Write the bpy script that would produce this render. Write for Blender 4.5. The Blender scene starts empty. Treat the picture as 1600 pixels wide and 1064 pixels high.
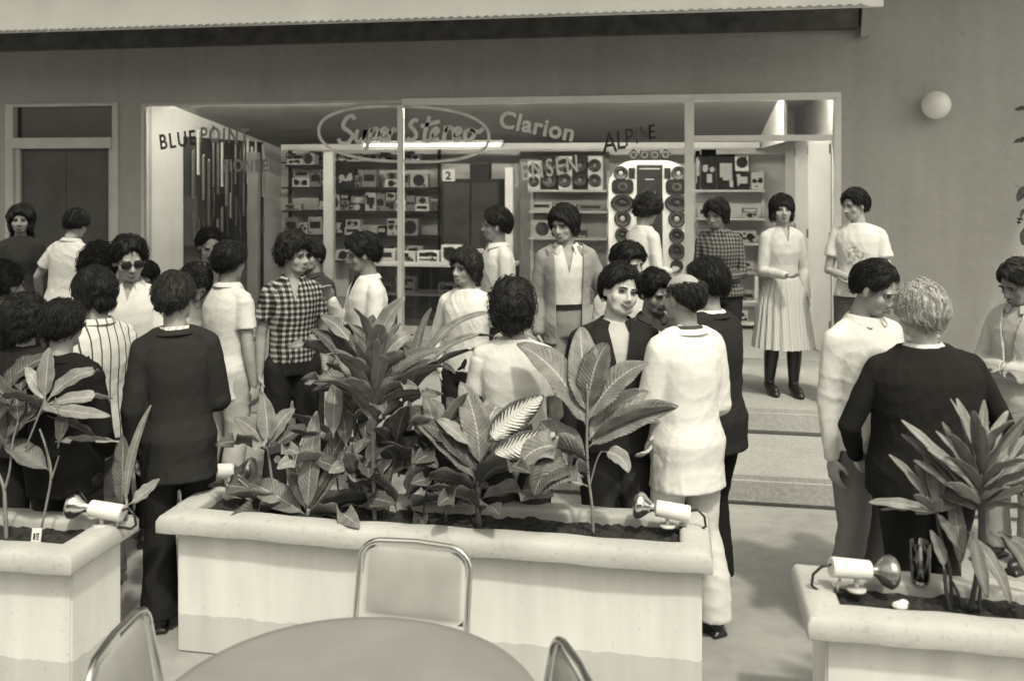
import bpy, bmesh, math, random
import numpy as np
from mathutils import Vector, Matrix, Euler
R = math.radians
S = bpy.context.scene
COL = S.collection
rnd = random.Random(7)

# ------------------------------------------------------------------ camera, sky, sun, exposure
F = 1450.0; HZ = 270.0; CH = 2.15; TH = R(10.2)
CT, ST = math.cos(TH), math.sin(TH)
cam_d = bpy.data.cameras.new('camera'); cam = bpy.data.objects.new('camera', cam_d); COL.objects.link(cam)
cam.location = (0, 0, CH); cam.rotation_euler = (R(90), 0, TH)
cam_d.sensor_width = 36; cam_d.lens = 36*F/1600; cam_d.shift_y = -(532-HZ)/1600
cam_d.clip_end = 500; cam_d.clip_start = 0.05
cam_d.dof.use_dof = True; cam_d.dof.focus_distance = 5.2; cam_d.dof.aperture_fstop = 2.2
S.camera = cam
SUN_EL, SUN_AZ = R(58), R(30)          # azimuth measured from -Y (behind the camera) towards +X
TINT = (1.0, .950, .77)
w = bpy.data.worlds.new('World'); S.world = w; w.use_nodes = True
nt = w.node_tree; nt.nodes.clear()
sky = nt.nodes.new('ShaderNodeTexSky'); sky.sky_type = 'NISHITA'; sky.sun_disc = False
sky.sun_elevation = SUN_EL; sky.sun_rotation = math.pi - SUN_AZ; sky.dust_density = 3
bw = nt.nodes.new('ShaderNodeRGBToBW'); mx = nt.nodes.new('ShaderNodeMix'); mx.data_type = 'RGBA'; mx.blend_type = 'MULTIPLY'
mx.inputs[0].default_value = 1; mx.inputs[7].default_value = (*TINT, 1)
bg = nt.nodes.new('ShaderNodeBackground'); bg.inputs[1].default_value = 0.15
out = nt.nodes.new('ShaderNodeOutputWorld')
nt.links.new(sky.outputs[0], bw.inputs[0]); nt.links.new(bw.outputs[0], mx.inputs[6]); nt.links.new(mx.outputs[2], bg.inputs[0]); nt.links.new(bg.outputs[0], out.inputs[0])
sd = bpy.data.lights.new('sun', 'SUN'); sd.energy = 1.25; sd.angle = R(3); sd.color = TINT
sun = bpy.data.objects.new('sun', sd); COL.objects.link(sun)
to_sun = Vector((math.sin(SUN_AZ)*math.cos(SUN_EL), -math.cos(SUN_AZ)*math.cos(SUN_EL), math.sin(SUN_EL)))
sun.rotation_euler = to_sun.to_track_quat('Z', 'Y').to_euler(); sun.location = (3, -3, 9)
S.view_settings.view_transform = 'Standard'; S.view_settings.look = 'None'; S.view_settings.gamma = 1
S.view_settings.exposure = 0.95
S.render.resolution_x = 1024; S.render.resolution_y = 680

# ------------------------------------------------------------------ pixel helpers (photo is 1600 wide): real places from sight lines
def at(px, d):                       # ground position seen at column px, depth d
    xc = (px-800)/F*d
    return (xc*CT - d*ST, xc*ST + d*CT)
def dist(x, y): return -x*ST + y*CT
def wx(px, Y):                       # X on the plane Y=const seen at column px
    r = (px-800)/F
    return Y*(r*CT-ST)/(CT+r*ST)
def wz(px, py, Y):                   # height on the plane Y=const seen at px,py
    return CH - (py-HZ)*dist(wx(px, Y), Y)/F
def face_rot(phi):                   # phi 0 faces the camera, 90 faces image right, 180 back to camera
    a = R(phi); dx, dy = math.sin(a), -math.cos(a)
    X = dx*CT - dy*ST; Y = dx*ST + dy*CT
    return math.atan2(-X, Y)

# ------------------------------------------------------------------ object helpers
def tag(o, label=None, cat=None, group=None, kind=None):
    if label: o['label'] = label
    if cat: o['category'] = cat
    if group: o['group'] = group
    if kind: o['kind'] = kind
    return o
def empty(name, loc, rz=0, label=None, cat=None, group=None):
    o = bpy.data.objects.new(name, None); COL.objects.link(o); o.location = loc; o.rotation_euler = (0, 0, rz)
    o.empty_display_size = .1
    return tag(o, label, cat, group)
class G:
    """collects closed pieces; build() links them as ONE mesh object"""
    def __init__(s): s.v = []; s.f = []; s.n = 0; s.mi = []; s.m = 0; s.uv = None
    def add(s, v, f):
        v = np.asarray(v, float).reshape(-1, 3)
        s.v.append(v); s.f += [tuple(i+s.n for i in q) for q in f]; s.mi += [s.m]*len(f); s.n += len(v)
        return s
    def ell(s, c, r, M=None, n=16, k=10):
        if not hasattr(r, '__len__'): r = (r, r, r)
        vs = [(0, 0, 1)]
        for i in range(1, k):
            t = math.pi*i/k
            for j in range(n):
                a = 2*math.pi*j/n; vs.append((math.sin(t)*math.cos(a), math.sin(t)*math.sin(a), math.cos(t)))
        vs.append((0, 0, -1)); V = np.array(vs)*np.array(r)
        if M is not None: V = V @ np.array(M.to_3x3()).T
        V = V + np.array(c); L = len(vs)-1
        f = [(0, 1+j, 1+(j+1) % n) for j in range(n)]
        for i in range(k-2):
            for j in range(n):
                a = 1+i*n+j; b = 1+i*n+(j+1) % n; f.append((a, a+n, b+n, b))
        f += [(L, 1+(k-2)*n+(j+1) % n, 1+(k-2)*n+j) for j in range(n)]
        return s.add(V, f)
    def tube(s, pts, rad, n=12, balls=False, caps=True, flat=1.0, closed=False):
        P = [Vector(p) for p in pts]; m = len(P)
        if not hasattr(rad, '__len__'): rad = [rad]*m
        V = []; up = None
        for i in range(m):
            if closed: t = (P[(i+1) % m]-P[i-1])
            else: t = (P[min(i+1, m-1)]-P[max(i-1, 0)])
            t.normalize()
            if up is None:
                up = Vector((0, 0, 1)) if abs(t.z) < .9 else Vector((0, 1, 0))
            a = t.cross(up)
            if a.length < 1e-4: a = t.cross(Vector((1, 0, 0)))
            a.normalize(); b = a.cross(t).normalized(); up = b
            for j in range(n):
                q = 2*math.pi*j/n
                V.append(P[i] + a*math.cos(q)*rad[i] + b*math.sin(q)*rad[i]*flat)
        f = []
        for i in range(m if closed else m-1):
            for j in range(n):
                k = (i+1) % m
                f.append((i*n+j, i*n+(j+1) % n, k*n+(j+1) % n, k*n+j))
        if caps and not closed: f += [tuple(range(n))[::-1], tuple((m-1)*n+j for j in range(n))]
        s.add([tuple(v) for v in V], f)
        if balls:
            for p, r in zip(P, rad): s.ell(p, r*.995, n=12, k=8)
        return s
    def loft(s, rings, n=28, e=2.3, M=None):   # rings of (cx,cy,z,rx,ry)
        V = []
        for (cx, cy, z, rx, ry) in rings:
            for j in range(n):
                a = 2*math.pi*j/n; c, q = math.cos(a), math.sin(a)
                V.append((cx+rx*math.copysign(abs(c)**(2/e), c), cy+ry*math.copysign(abs(q)**(2/e), q), z))
        V = np.array(V)
        if M is not None: V = xf(M, V)
        m = len(rings); f = []
        for i in range(m-1):
            for j in range(n): f.append((i*n+j, i*n+(j+1) % n, (i+1)*n+(j+1) % n, (i+1)*n+j))
        f += [tuple(range(n))[::-1], tuple((m-1)*n+j for j in range(n))]
        return s.add(V, f)
    def box(s, c, d, M=None):
        hx, hy, hz = d[0]/2, d[1]/2, d[2]/2
        V = np.array([(x, y, z) for x in (-hx, hx) for y in (-hy, hy) for z in (-hz, hz)])
        if M is not None: V = V @ np.array(M.to_3x3()).T
        return s.add(V+np.array(c), [(0, 1, 3, 2), (4, 6, 7, 5), (0, 4, 5, 1), (2, 3, 7, 6), (0, 2, 6, 4), (1, 5, 7, 3)])
    def bx(s, x0, x1, y0, y1, z0, z1): return s.box(((x0+x1)/2, (y0+y1)/2, (z0+z1)/2), (x1-x0, y1-y0, z1-z0))
    def cyl(s, c, r, h, axis='z', n=24, r2=None):
        a = {'x': Vector((1, 0, 0)), 'y': Vector((0, 1, 0)), 'z': Vector((0, 0, 1))}[axis] if isinstance(axis, str) else Vector(axis).normalized()
        c = Vector(c)
        return s.tube([c-a*h/2, c+a*h/2], [r, r if r2 is None else r2], n=n)
    def ring(s, c, r, t, axis='y', n=28, k=8):
        ax = {'x': (Vector((0, 1, 0)), Vector((0, 0, 1))), 'y': (Vector((1, 0, 0)), Vector((0, 0, 1))), 'z': (Vector((1, 0, 0)), Vector((0, 1, 0)))}[axis]
        if not hasattr(r, '__len__'): r = (r, r)
        return s.tube([Vector(c)+ax[0]*r[0]*math.cos(2*math.pi*i/n)+ax[1]*r[1]*math.sin(2*math.pi*i/n) for i in range(n)], t, n=k, closed=True)
    def prism(s, poly, y0, y1, M=None):   # polygon in xz extruded along y
        n = len(poly); V = [(x, y0, z) for x, z in poly]+[(x, y1, z) for x, z in poly]
        if M is not None: V = xf(M, np.array(V))
        return s.add(V, [tuple(range(n)), tuple(range(n, 2*n))[::-1]]+[(i, n+i, n+(i+1) % n, (i+1) % n) for i in range(n)])
    def mesh(s, name='m'):
        me = bpy.data.meshes.new(name)
        V = np.concatenate(s.v) if s.v else np.zeros((0, 3))
        me.from_pydata(V.tolist(), [], s.f); return me
    def build(s, name, mat, parent=None, smooth=False, bevel=0, seg=2):
        me = s.mesh(name)
        mats = mat if isinstance(mat, (list, tuple)) else [mat]
        for m in mats: me.materials.append(m)
        me.polygons.foreach_set('material_index', s.mi)
        bm = bmesh.new(); bm.from_mesh(me); bmesh.ops.recalc_face_normals(bm, faces=bm.faces)
        if bevel: bmesh.ops.bevel(bm, geom=bm.edges[:], offset=bevel, segments=seg, affect='EDGES', clamp_overlap=True)
        bm.to_mesh(me); bm.free()
        if smooth: me.polygons.foreach_set('use_smooth', [True]*len(me.polygons))
        o = bpy.data.objects.new(name, me); COL.objects.link(o)
        if parent: o.parent = parent
        return o
def xf(M, V):
    A = np.array(M); return V @ A[:3, :3].T + A[:3, 3]
def realize(me, mods):
    o = bpy.data.objects.new('tmp', me); COL.objects.link(o)
    for t, kw in mods:
        m = o.modifiers.new(t, t)
        for k, v in kw.items(): setattr(m, k, v)
    dg = bpy.context.evaluated_depsgraph_get(); dg.update()
    r = bpy.data.meshes.new_from_object(o.evaluated_get(dg)); bpy.data.objects.remove(o)
    return r
def blob(g, vox, smooth=3, fac=.5):
    me = realize(g.mesh(), [('REMESH', dict(mode='VOXEL', voxel_size=vox)), ('SMOOTH', dict(iterations=smooth, factor=fac))])
    return me
def vget(me):
    a = np.empty(len(me.vertices)*3); me.vertices.foreach_get('co', a); return a.reshape(-1, 3)
def vset(me, V): me.vertices.foreach_set('co', V.ravel()); me.update()
def nget(me):
    a = np.empty(len(me.vertices)*3); me.vertex_normals.foreach_get('vector', a); return a.reshape(-1, 3)
def put(name, me, mat, parent=None, smooth=True, fix=False):
    me.name = name; me.materials.clear(); me.materials.append(mat)
    if smooth: me.polygons.foreach_set('use_smooth', [True]*len(me.polygons))
    o = bpy.data.objects.new(name, me); COL.objects.link(o)
    if parent: o.parent = parent
    return o
def folds(V, seed, amp, sc=1.0, dirz=.5):
    """cloth-like ridges: domain-warped sines, sharpened"""
    r = np.random.RandomState(seed); h = np.zeros(len(V))
    wob = np.zeros(len(V))
    for i in range(4):
        k = r.normal(size=3)*7*sc; wob += np.sin(V@k + r.rand()*6.28)*1.1
    for i in range(6):
        d = r.normal(size=3)*np.array([1, 1, dirz]); d /= np.linalg.norm(d)
        f = r.uniform(22, 60)*sc
        q = np.sin(V@d*f + wob*r.uniform(.8, 1.8) + r.rand()*6.28)
        h += (1-np.abs(q))**2 * r.uniform(.5, 1)*(30/f)
    return (h-h.mean())*amp

# ------------------------------------------------------------------ materials
MC = {}
def mat(name, v, rough=.7, var=.12, vs=8., bump=.0, bs=60., spec=.3, metal=0., detail=4):
    if name in MC: return MC[name]
    m = bpy.data.materials.new(name); m.use_nodes = True; t = m.node_tree; p = t.nodes['Principled BSDF']
    p.inputs['Roughness'].default_value = rough; p.inputs['Metallic'].default_value = metal
    p.inputs['Specular IOR Level'].default_value = spec
    tc = t.nodes.new('ShaderNodeTexCoord')
    nz = t.nodes.new('ShaderNodeTexNoise'); nz.inputs['Scale'].default_value = vs; nz.inputs['Detail'].default_value = detail
    t.links.new(tc.outputs['Object'], nz.inputs['Vector'])
    mr = t.nodes.new('ShaderNodeMapRange'); mr.inputs[1].default_value = .3; mr.inputs[2].default_value = .7
    mr.inputs[3].default_value = v*(1-var); mr.inputs[4].default_value = v*(1+var)
    t.links.new(nz.outputs[0], mr.inputs[0])
    t.links.new(mr.outputs[0], p.inputs['Base Color'])
    m['val'] = 1
    if bump:
        n2 = t.nodes.new('ShaderNodeTexNoise'); n2.inputs['Scale'].default_value = bs; n2.inputs['Detail'].default_value = 5
        t.links.new(tc.outputs['Object'], n2.inputs['Vector'])
        b = t.nodes.new('ShaderNodeBump'); b.inputs['Strength'].default_value = bump; b.inputs['Distance'].default_value = .01
        t.links.new(n2.outputs[0], b.inputs['Height']); t.links.new(b.outputs[0], p.inputs['Normal'])
    MC[name] = m; return m
class NT:
    """tiny node-expression helper"""
    def __init__(s, m): s.t = m.node_tree; s.p = s.t.nodes['Principled BSDF']
    def n(s, ty, **kw):
        a = s.t.nodes.new(ty)
        for k, v in kw.items(): setattr(a, k, v)
        return a
    def m(s, op, a, b=None, c=None):
        q = s.n('ShaderNodeMath', operation=op)
        for i, x in enumerate((a, b, c)):
            if x is None: continue
            if isinstance(x, (int, float)): q.inputs[i].default_value = x
            else: s.t.links.new(x, q.inputs[i])
        return q.outputs[0]
    def link(s, a, b): s.t.links.new(a, b)
    def obj(s, kind='Object'):
        tc = s.n('ShaderNodeTexCoord'); sx = s.n('ShaderNodeSeparateXYZ'); s.link(tc.outputs[kind], sx.inputs[0]); return tc.outputs[kind], sx.outputs
    def noise(s, vec, sc, det=3):
        q = s.n('ShaderNodeTexNoise'); q.inputs['Scale'].default_value = sc; q.inputs['Detail'].default_value = det; s.link(vec, q.inputs['Vector']); return q.outputs[0]
    def bump(s, h, st=.3, dist=.01):
        b = s.n('ShaderNodeBump'); b.inputs['Strength'].default_value = st; b.inputs['Distance'].default_value = dist; s.link(h, b.inputs['Height']); s.link(b.outputs[0], s.p.inputs['Normal'])
def newmat(name, rough=.7, spec=.3, metal=0):
    m = bpy.data.materials.new(name); m.use_nodes = True; p = m.node_tree.nodes['Principled BSDF']
    p.inputs['Roughness'].default_value = rough; p.inputs['Specular IOR Level'].default_value = spec; p.inputs['Metallic'].default_value = metal
    MC[name] = m; return m, NT(m)
def cloth(v, name=None): 
    k = 'cloth_%03d' % int(v*1000)
    if k in MC: return MC[k]
    m, q = newmat(k, .88, .12); vec, sx = q.obj()
    n1 = q.noise(vec, 10, 4); q.link(q.m('MULTIPLY', q.m('ADD', q.m('MULTIPLY', n1, .24), .88), v), q.p.inputs['Base Color'])
    wn = q.n('ShaderNodeTexNoise'); wn.inputs['Scale'].default_value = 3.2; wn.inputs['Detail'].default_value = 3; wn.inputs['Distortion'].default_value = 1.6; q.link(vec, wn.inputs['Vector'])
    rid = q.m('POWER', q.m('SUBTRACT', 1, q.m('MULTIPLY', q.m('ABSOLUTE', q.m('SUBTRACT', wn.outputs[0], .5)), 5)), 3)
    wn2 = q.n('ShaderNodeTexNoise'); wn2.inputs['Scale'].default_value = 8; wn2.inputs['Detail'].default_value = 2; wn2.inputs['Distortion'].default_value = 2.2; q.link(vec, wn2.inputs['Vector'])
    rid2 = q.m('POWER', q.m('MAXIMUM', q.m('SUBTRACT', 1, q.m('MULTIPLY', q.m('ABSOLUTE', q.m('SUBTRACT', wn2.outputs[0], .5)), 6)), 0), 2)
    q.bump(q.m('ADD', q.m('ADD', q.m('MAXIMUM', rid, 0), q.m('MULTIPLY', rid2, .3)), q.m('MULTIPLY', q.noise(vec, 260, 2), .12)), .09, .02)
    return m
def m_stripe(name, lo, hi, period, duty, axis='x', wob=.0, mid=None):
    m, q = newmat(name, .85, .15); vec, sx = q.obj()
    c = {'x': 0, 'y': 1, 'z': 2}[axis]
    nz = q.noise(vec, 9); co = q.m('ADD', sx[c], q.m('MULTIPLY', q.m('SUBTRACT', nz, .5), wob))
    f = q.m('FRACT', q.m('DIVIDE', co, period)); g = q.m('LESS_THAN', f, duty)
    v = q.m('ADD', q.m('MULTIPLY', g, lo-hi), hi)
    q.link(v, q.p.inputs['Base Color']); q.bump(q.noise(vec, 200), .3); return m
def m_plaid(name, lo, mid, hi, p):
    m, q = newmat(name, .85, .15); vec, sx = q.obj()
    nz = q.m('MULTIPLY', q.m('SUBTRACT', q.noise(vec, 8), .5), .02)
    a = q.m('LESS_THAN', q.m('FRACT', q.m('DIVIDE', q.m('ADD', q.m('ADD', sx[0], q.m('MULTIPLY', sx[1], .6)), nz), p)), .55)
    b = q.m('LESS_THAN', q.m('FRACT', q.m('DIVIDE', q.m('ADD', sx[2], nz), p)), .55)
    sm = q.m('ADD', a, b)   # 0,1,2
    v = q.m('ADD', q.m('MULTIPLY', q.m('EQUAL' if False else 'COMPARE', sm, 2, .1), lo), q.m('ADD', q.m('MULTIPLY', q.m('COMPARE', sm, 1, .1), mid), q.m('MULTIPLY', q.m('COMPARE', sm, 0, .1), hi)))
    q.link(v, q.p.inputs['Base Color']); q.bump(q.noise(vec, 200), .3); return m
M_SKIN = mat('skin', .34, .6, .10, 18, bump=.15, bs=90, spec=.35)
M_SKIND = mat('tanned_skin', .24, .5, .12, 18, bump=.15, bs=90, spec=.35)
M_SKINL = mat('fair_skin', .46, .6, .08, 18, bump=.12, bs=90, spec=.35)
def hairmat(name, v):
    m, q = newmat(name, .55, .22); vec, sx = q.obj()
    mp = q.n('ShaderNodeMapping'); mp.inputs['Scale'].default_value = (1, 1, .16); q.link(vec, mp.inputs[0])
    n1 = q.noise(mp.outputs[0], 130, 3); n2 = q.noise(vec, 14, 2)
    val = q.m('MULTIPLY', q.m('ADD', q.m('MULTIPLY', n1, 1.3), .35), q.m('MULTIPLY', q.m('ADD', n2, .5), v))
    q.link(val, q.p.inputs['Base Color']); q.bump(n1, .8, .012); return m
H_BLK = hairmat('black_hair', .017); H_BRN = hairmat('brown_hair', .030); H_GRY = hairmat('grey_hair', .38)
M_EYE = mat('eye_white', .27, .3, .02); M_IRIS = mat('eye_dark', .03, .4, 0); M_LIP = mat('lips', .20, .75, .05, spec=.1); M_LIPM = mat('pale_lips', .25, .75, .05, spec=.1); M_LIPD = mat('mouth_line', .10, .6, .05)
M_BROW = mat('brow_hair', .055, .8, .1)
M_SHOE = mat('shoe_leather', .02, .35, .1, spec=.5)
M_BLKPL = mat('black_plastic', .02, .35, .1, spec=.5)
M_CHROME = mat('chrome', .75, .16, .04, metal=1)
# ------------------------------------------------------------------ people
def unit(v): return Vector(v).normalized()
ARMS = {  # upper arm direction, forearm direction, in body frame with x = outward
    'down': ((.16, -.04, -1), (.06, .16, -1)),
    'relax': ((.2, -.10, -1), (.0, .35, -1)),
    'front': ((.16, .10, -1), (-.45, .85, -.05)),
    'frontlow': ((.16, .02, -1), (-.35, .75, -.6)),
    'cross': ((.22, .22, -1), (-.95, .42, .06)),
    'pocket': ((.42, -.22, -1), (-.34, .34, -1)),
    'akimbo': ((.8, -.25, -1), (-.75, .1, -.75)),
    'chin': ((.12, .35, -1), (-.35, .5, .95)),
    'hold': ((.1, .25, -1), (-.15, 1, .35)),
    'back': ((.3, -.3, -1), (-.8, -.35, -.35)),
    'reach': ((.3, .6, -.8), (-.05, 1, -.1)),
    'side': ((.6, .0, -1), (.25, .5, -.8)),
    'clasp': ((.12, .10, -1), (-.62, .6, -.62)),
}
def hand(g, wr, d, inw, s, curl=.5):
    """palm + four unequal fingers + thumb at the wrist; d = forearm direction, inw = towards the body's middle"""
    d = unit(d); n = unit(inw - d*inw.dot(d)); side = d.cross(n)      # n = palm faces inward
    if side.y < 0 and abs(side.y) > .2: pass
    fwd = Vector((0, 1, 0)) - d*d.y
    side = fwd.normalized() if fwd.length > .3 else unit(Vector((0, 0, 1)) - d*d.z)
    n = unit(inw - d*inw.dot(d) - side*inw.dot(side)) if (inw - d*inw.dot(d) - side*inw.dot(side)).length > .05 else unit(d.cross(side))
    Mx = Matrix((side, n, d)).transposed()
    g.ell(wr+d*.045*s, (.040*s, .016*s, .05*s), M=Mx)
    for i, (o, L) in enumerate(((.030, .072), (.011, .082), (-.009, .076), (-.028, .060))):
        b = wr + d*.078*s + side*o*s; p = [b]; a = .25+.1*i*curl
        for k, seg in enumerate((.42, .32, .26)):
            a += curl*(.35+.25*k); q = p[-1] + (d*math.cos(a)+n*math.sin(a))*L*seg*s; p.append(q)
        g.tube(p, [.0092*s, .0088*s, .008*s, .0068*s], n=8, balls=True)
    t0 = wr + d*.02*s + side*.030*s; t1 = t0 + (d*.6+side*.7+n*.35)*.036*s; t2 = t1 + (d*.85+side*.25+n*.45)*.03*s
    g.tube([t0, t1, t2], [.013*s, .011*s, .008*s], n=8, balls=True)
HAIR = {
 # front el, side el, back el (degrees), thickness front, top, side, back, lump, soft
 'short': (30, -14, -52, .018, .028, .018, .022, .003, 8),
 'full': (27, -22, -54, .018, .025, .015, .019, .004, 7),
 'curly': (22, -26, -58, .036, .052, .042, .044, .007, 8),
 'bushy': (18, -36, -62, .030, .044, .034, .042, .006, 8),
 'bob': (6, -42, -58, .018, .028, .024, .026, .002, 7),
 'page': (15, -34, -60, .022, .032, .024, .026, .003, 7),
 'long': (24, -40, -62, .022, .034, .032, .036, .004, 8),
 'slick': (34, -12, -52, .012, .022, .014, .018, .002, 8),
 'bald': (72, -4, -52, .006, .008, .013, .014, .002, 12),
 'receding': (48, -12, -52, .012, .018, .016, .018, .002, 9),
 'fluffy': (28, -22, -58, .022, .030, .026, .030, .005, 8),
}
def hair_mesh(style, Mh, k, seed, vox, extra=(), locks=260):
    locks = int(locks*2.4)
    fe, se, be, tf, tt, ts, tb, lump, soft = HAIR[style]
    r = np.random.RandomState(seed); n, m = 56, 40; V = []
    ph = r.rand(12)*6.28
    for i in range(m+1):
        el = math.pi/2 - math.pi*i/m
        for j in range(n):
            az = 2*math.pi*j/n   # 0 = front
            c = math.cos(az); f = max(c, 0)**2.2; b = max(-c, 0)**.5; sd_ = 1-f-b*(1 if b > 0 else 0); sd_ = max(sd_, 0)
            line = fe*f + be*b + se*sd_
            # hairline drops to the side quickly past the temples
            t_side = tf*f + tb*b + ts*sd_; up = max(math.sin(el), 0)**1.5
            T = t_side*(1-up) + tt*up
            q = (math.degrees(el)-line + 7*f*math.sin(2.2*math.sin(az)+ph[9]) + 3*math.sin(5*az+ph[0]) + 2*math.sin(11*az+ph[1]))/soft
            mk = min(max(q, 0), 1); mk = mk*mk*(3-2*mk)
            if style == 'bald': u_ = min(max((37-11*c+4*math.sin(3*az+ph[3])-math.degrees(el))/22, 0), 1); mk *= u_*u_*(3-2*u_)
            d = (math.sin(az)*math.cos(el), math.cos(az)*math.cos(el), math.sin(el))
            nz = math.sin(d[0]*9+ph[2]+2*math.sin(d[2]*6+ph[5]))*math.sin(d[1]*8+ph[3]+d[0]*4)*math.sin(d[2]*9+ph[4])
            t = T*(1 + .22*math.sin(az+ph[7])*max(math.cos(el), 0) + .14*math.sin(2*az+ph[8])) + lump*nz*2
            rr = t*mk - .014*(1-mk)
            V.append((d[0]*(.078+rr), -.010+d[1]*(.094+rr), .024+d[2]*(.088+rr)))
    f = []
    for i in range(m):
        for j in range(n):
            a = i*n+j; b = i*n+(j+1) % n; f.append((a, a+n, b+n, b))
    g = G(); g.add(V, f)
    for e in extra: g.ell(e[0], e[1], n=14, k=10)
    me = blob(g, vox, 1)
    V = vget(me); N = nget(me)
    h = folds(V, seed, .0016, 2.4, .22) + folds(V, seed+5, .0011, 5.0, .25)
    if style in ('short', 'slick', 'bob', 'page', 'bald', 'receding', 'fluffy', 'long'): h *= .55
    if style in ('curly', 'bushy'): h += np.sin(V@(r.normal(size=3)*70))*np.sin(V@(r.normal(size=3)*70))*np.sin(V@(r.normal(size=3)*70))*.0035
    V = V + N*h[:, None]; vset(me, V)
    # loose locks along the surface
    if locks:
        bm = bmesh.new(); bm.from_mesh(me)
        ok = [i for i in range(len(V)) if (V[i, 2] > -.02 or V[i, 1] < 0) and not (V[i, 1] > .06 and V[i, 2] < .05)]
        C = np.array((0, -.01, .02))
        for q in range(locks):
            i = ok[r.randint(len(ok))]; p = Vector(V[i]); nn = Vector(N[i]); 
            dn = Vector((0, -.35, -1)) + Vector(r.normal(size=3))*(.9 if style in ('curly', 'bushy') else .18)
            t = dn - nn*dn.dot(nn)
            if t.length < .1: t = Vector((1, 0, 0))
            t.normalize(); sdv = nn.cross(t); L = r.uniform(.02, .045)*(1 if style in ('curly', 'bushy') else 1.5); wd = r.uniform(.0012, .0035)
            up_ = r.uniform(.0, .008) if style not in ('curly', 'bushy') else r.uniform(.002, .016)
            ps = []
            for u in (0, .5, 1):
                c_ = p + t*L*(u-.3) + nn*(up_*math.sin(math.pi*(.15+.7*u))+.001 - .002*u)
                ps.append((c_-sdv*wd*(1-u*.8), c_+sdv*wd*(1-u*.8), c_+nn*.003*(1-u*.6)))
            vs = [[bm.verts.new(x) for x in tri] for tri in ps]
            for a, b in ((0, 1), (1, 2)):
                for x, y in ((0, 2), (2, 1), (1, 0)): bm.faces.new((vs[a][x], vs[a][y], vs[b][y], vs[b][x]))
        bm.to_mesh(me); bm.free(); me.update(); V = vget(me)
    vset(me, xf(Mh @ Matrix.Scale(k, 4), V)); return me
def cut_front(me, pairs, zlim):
    """open a garment down the front: pairs = ((z_bottom, half_bottom), (z_top, half_top)); faces inside the wedge go"""
    (z0, h0), (z1, h1) = pairs
    bm = bmesh.new(); bm.from_mesh(me)
    for sg in (-1, 1):
        n = Vector((sg*(z1-z0), 0, -(h1-h0))); bmesh.ops.bisect_plane(bm, geom=bm.verts[:]+bm.edges[:]+bm.faces[:], plane_co=(sg*h0, 0, z0), plane_no=n, dist=1e-5)
    if zlim > 0: bmesh.ops.bisect_plane(bm, geom=bm.verts[:]+bm.edges[:]+bm.faces[:], plane_co=(0, 0, zlim), plane_no=(0, 0, 1), dist=1e-5)
    dl = []
    for f in bm.faces:
        c = f.calc_center_median()
        if c.y < 0.0 or c.z < zlim: continue
        hw = h0 + (h1-h0)*(c.z-z0)/(z1-z0)
        if abs(c.x) < hw: dl.append(f)
    bmesh.ops.delete(bm, geom=dl, context='FACES'); bm.to_mesh(me); bm.free(); me.update()

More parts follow.
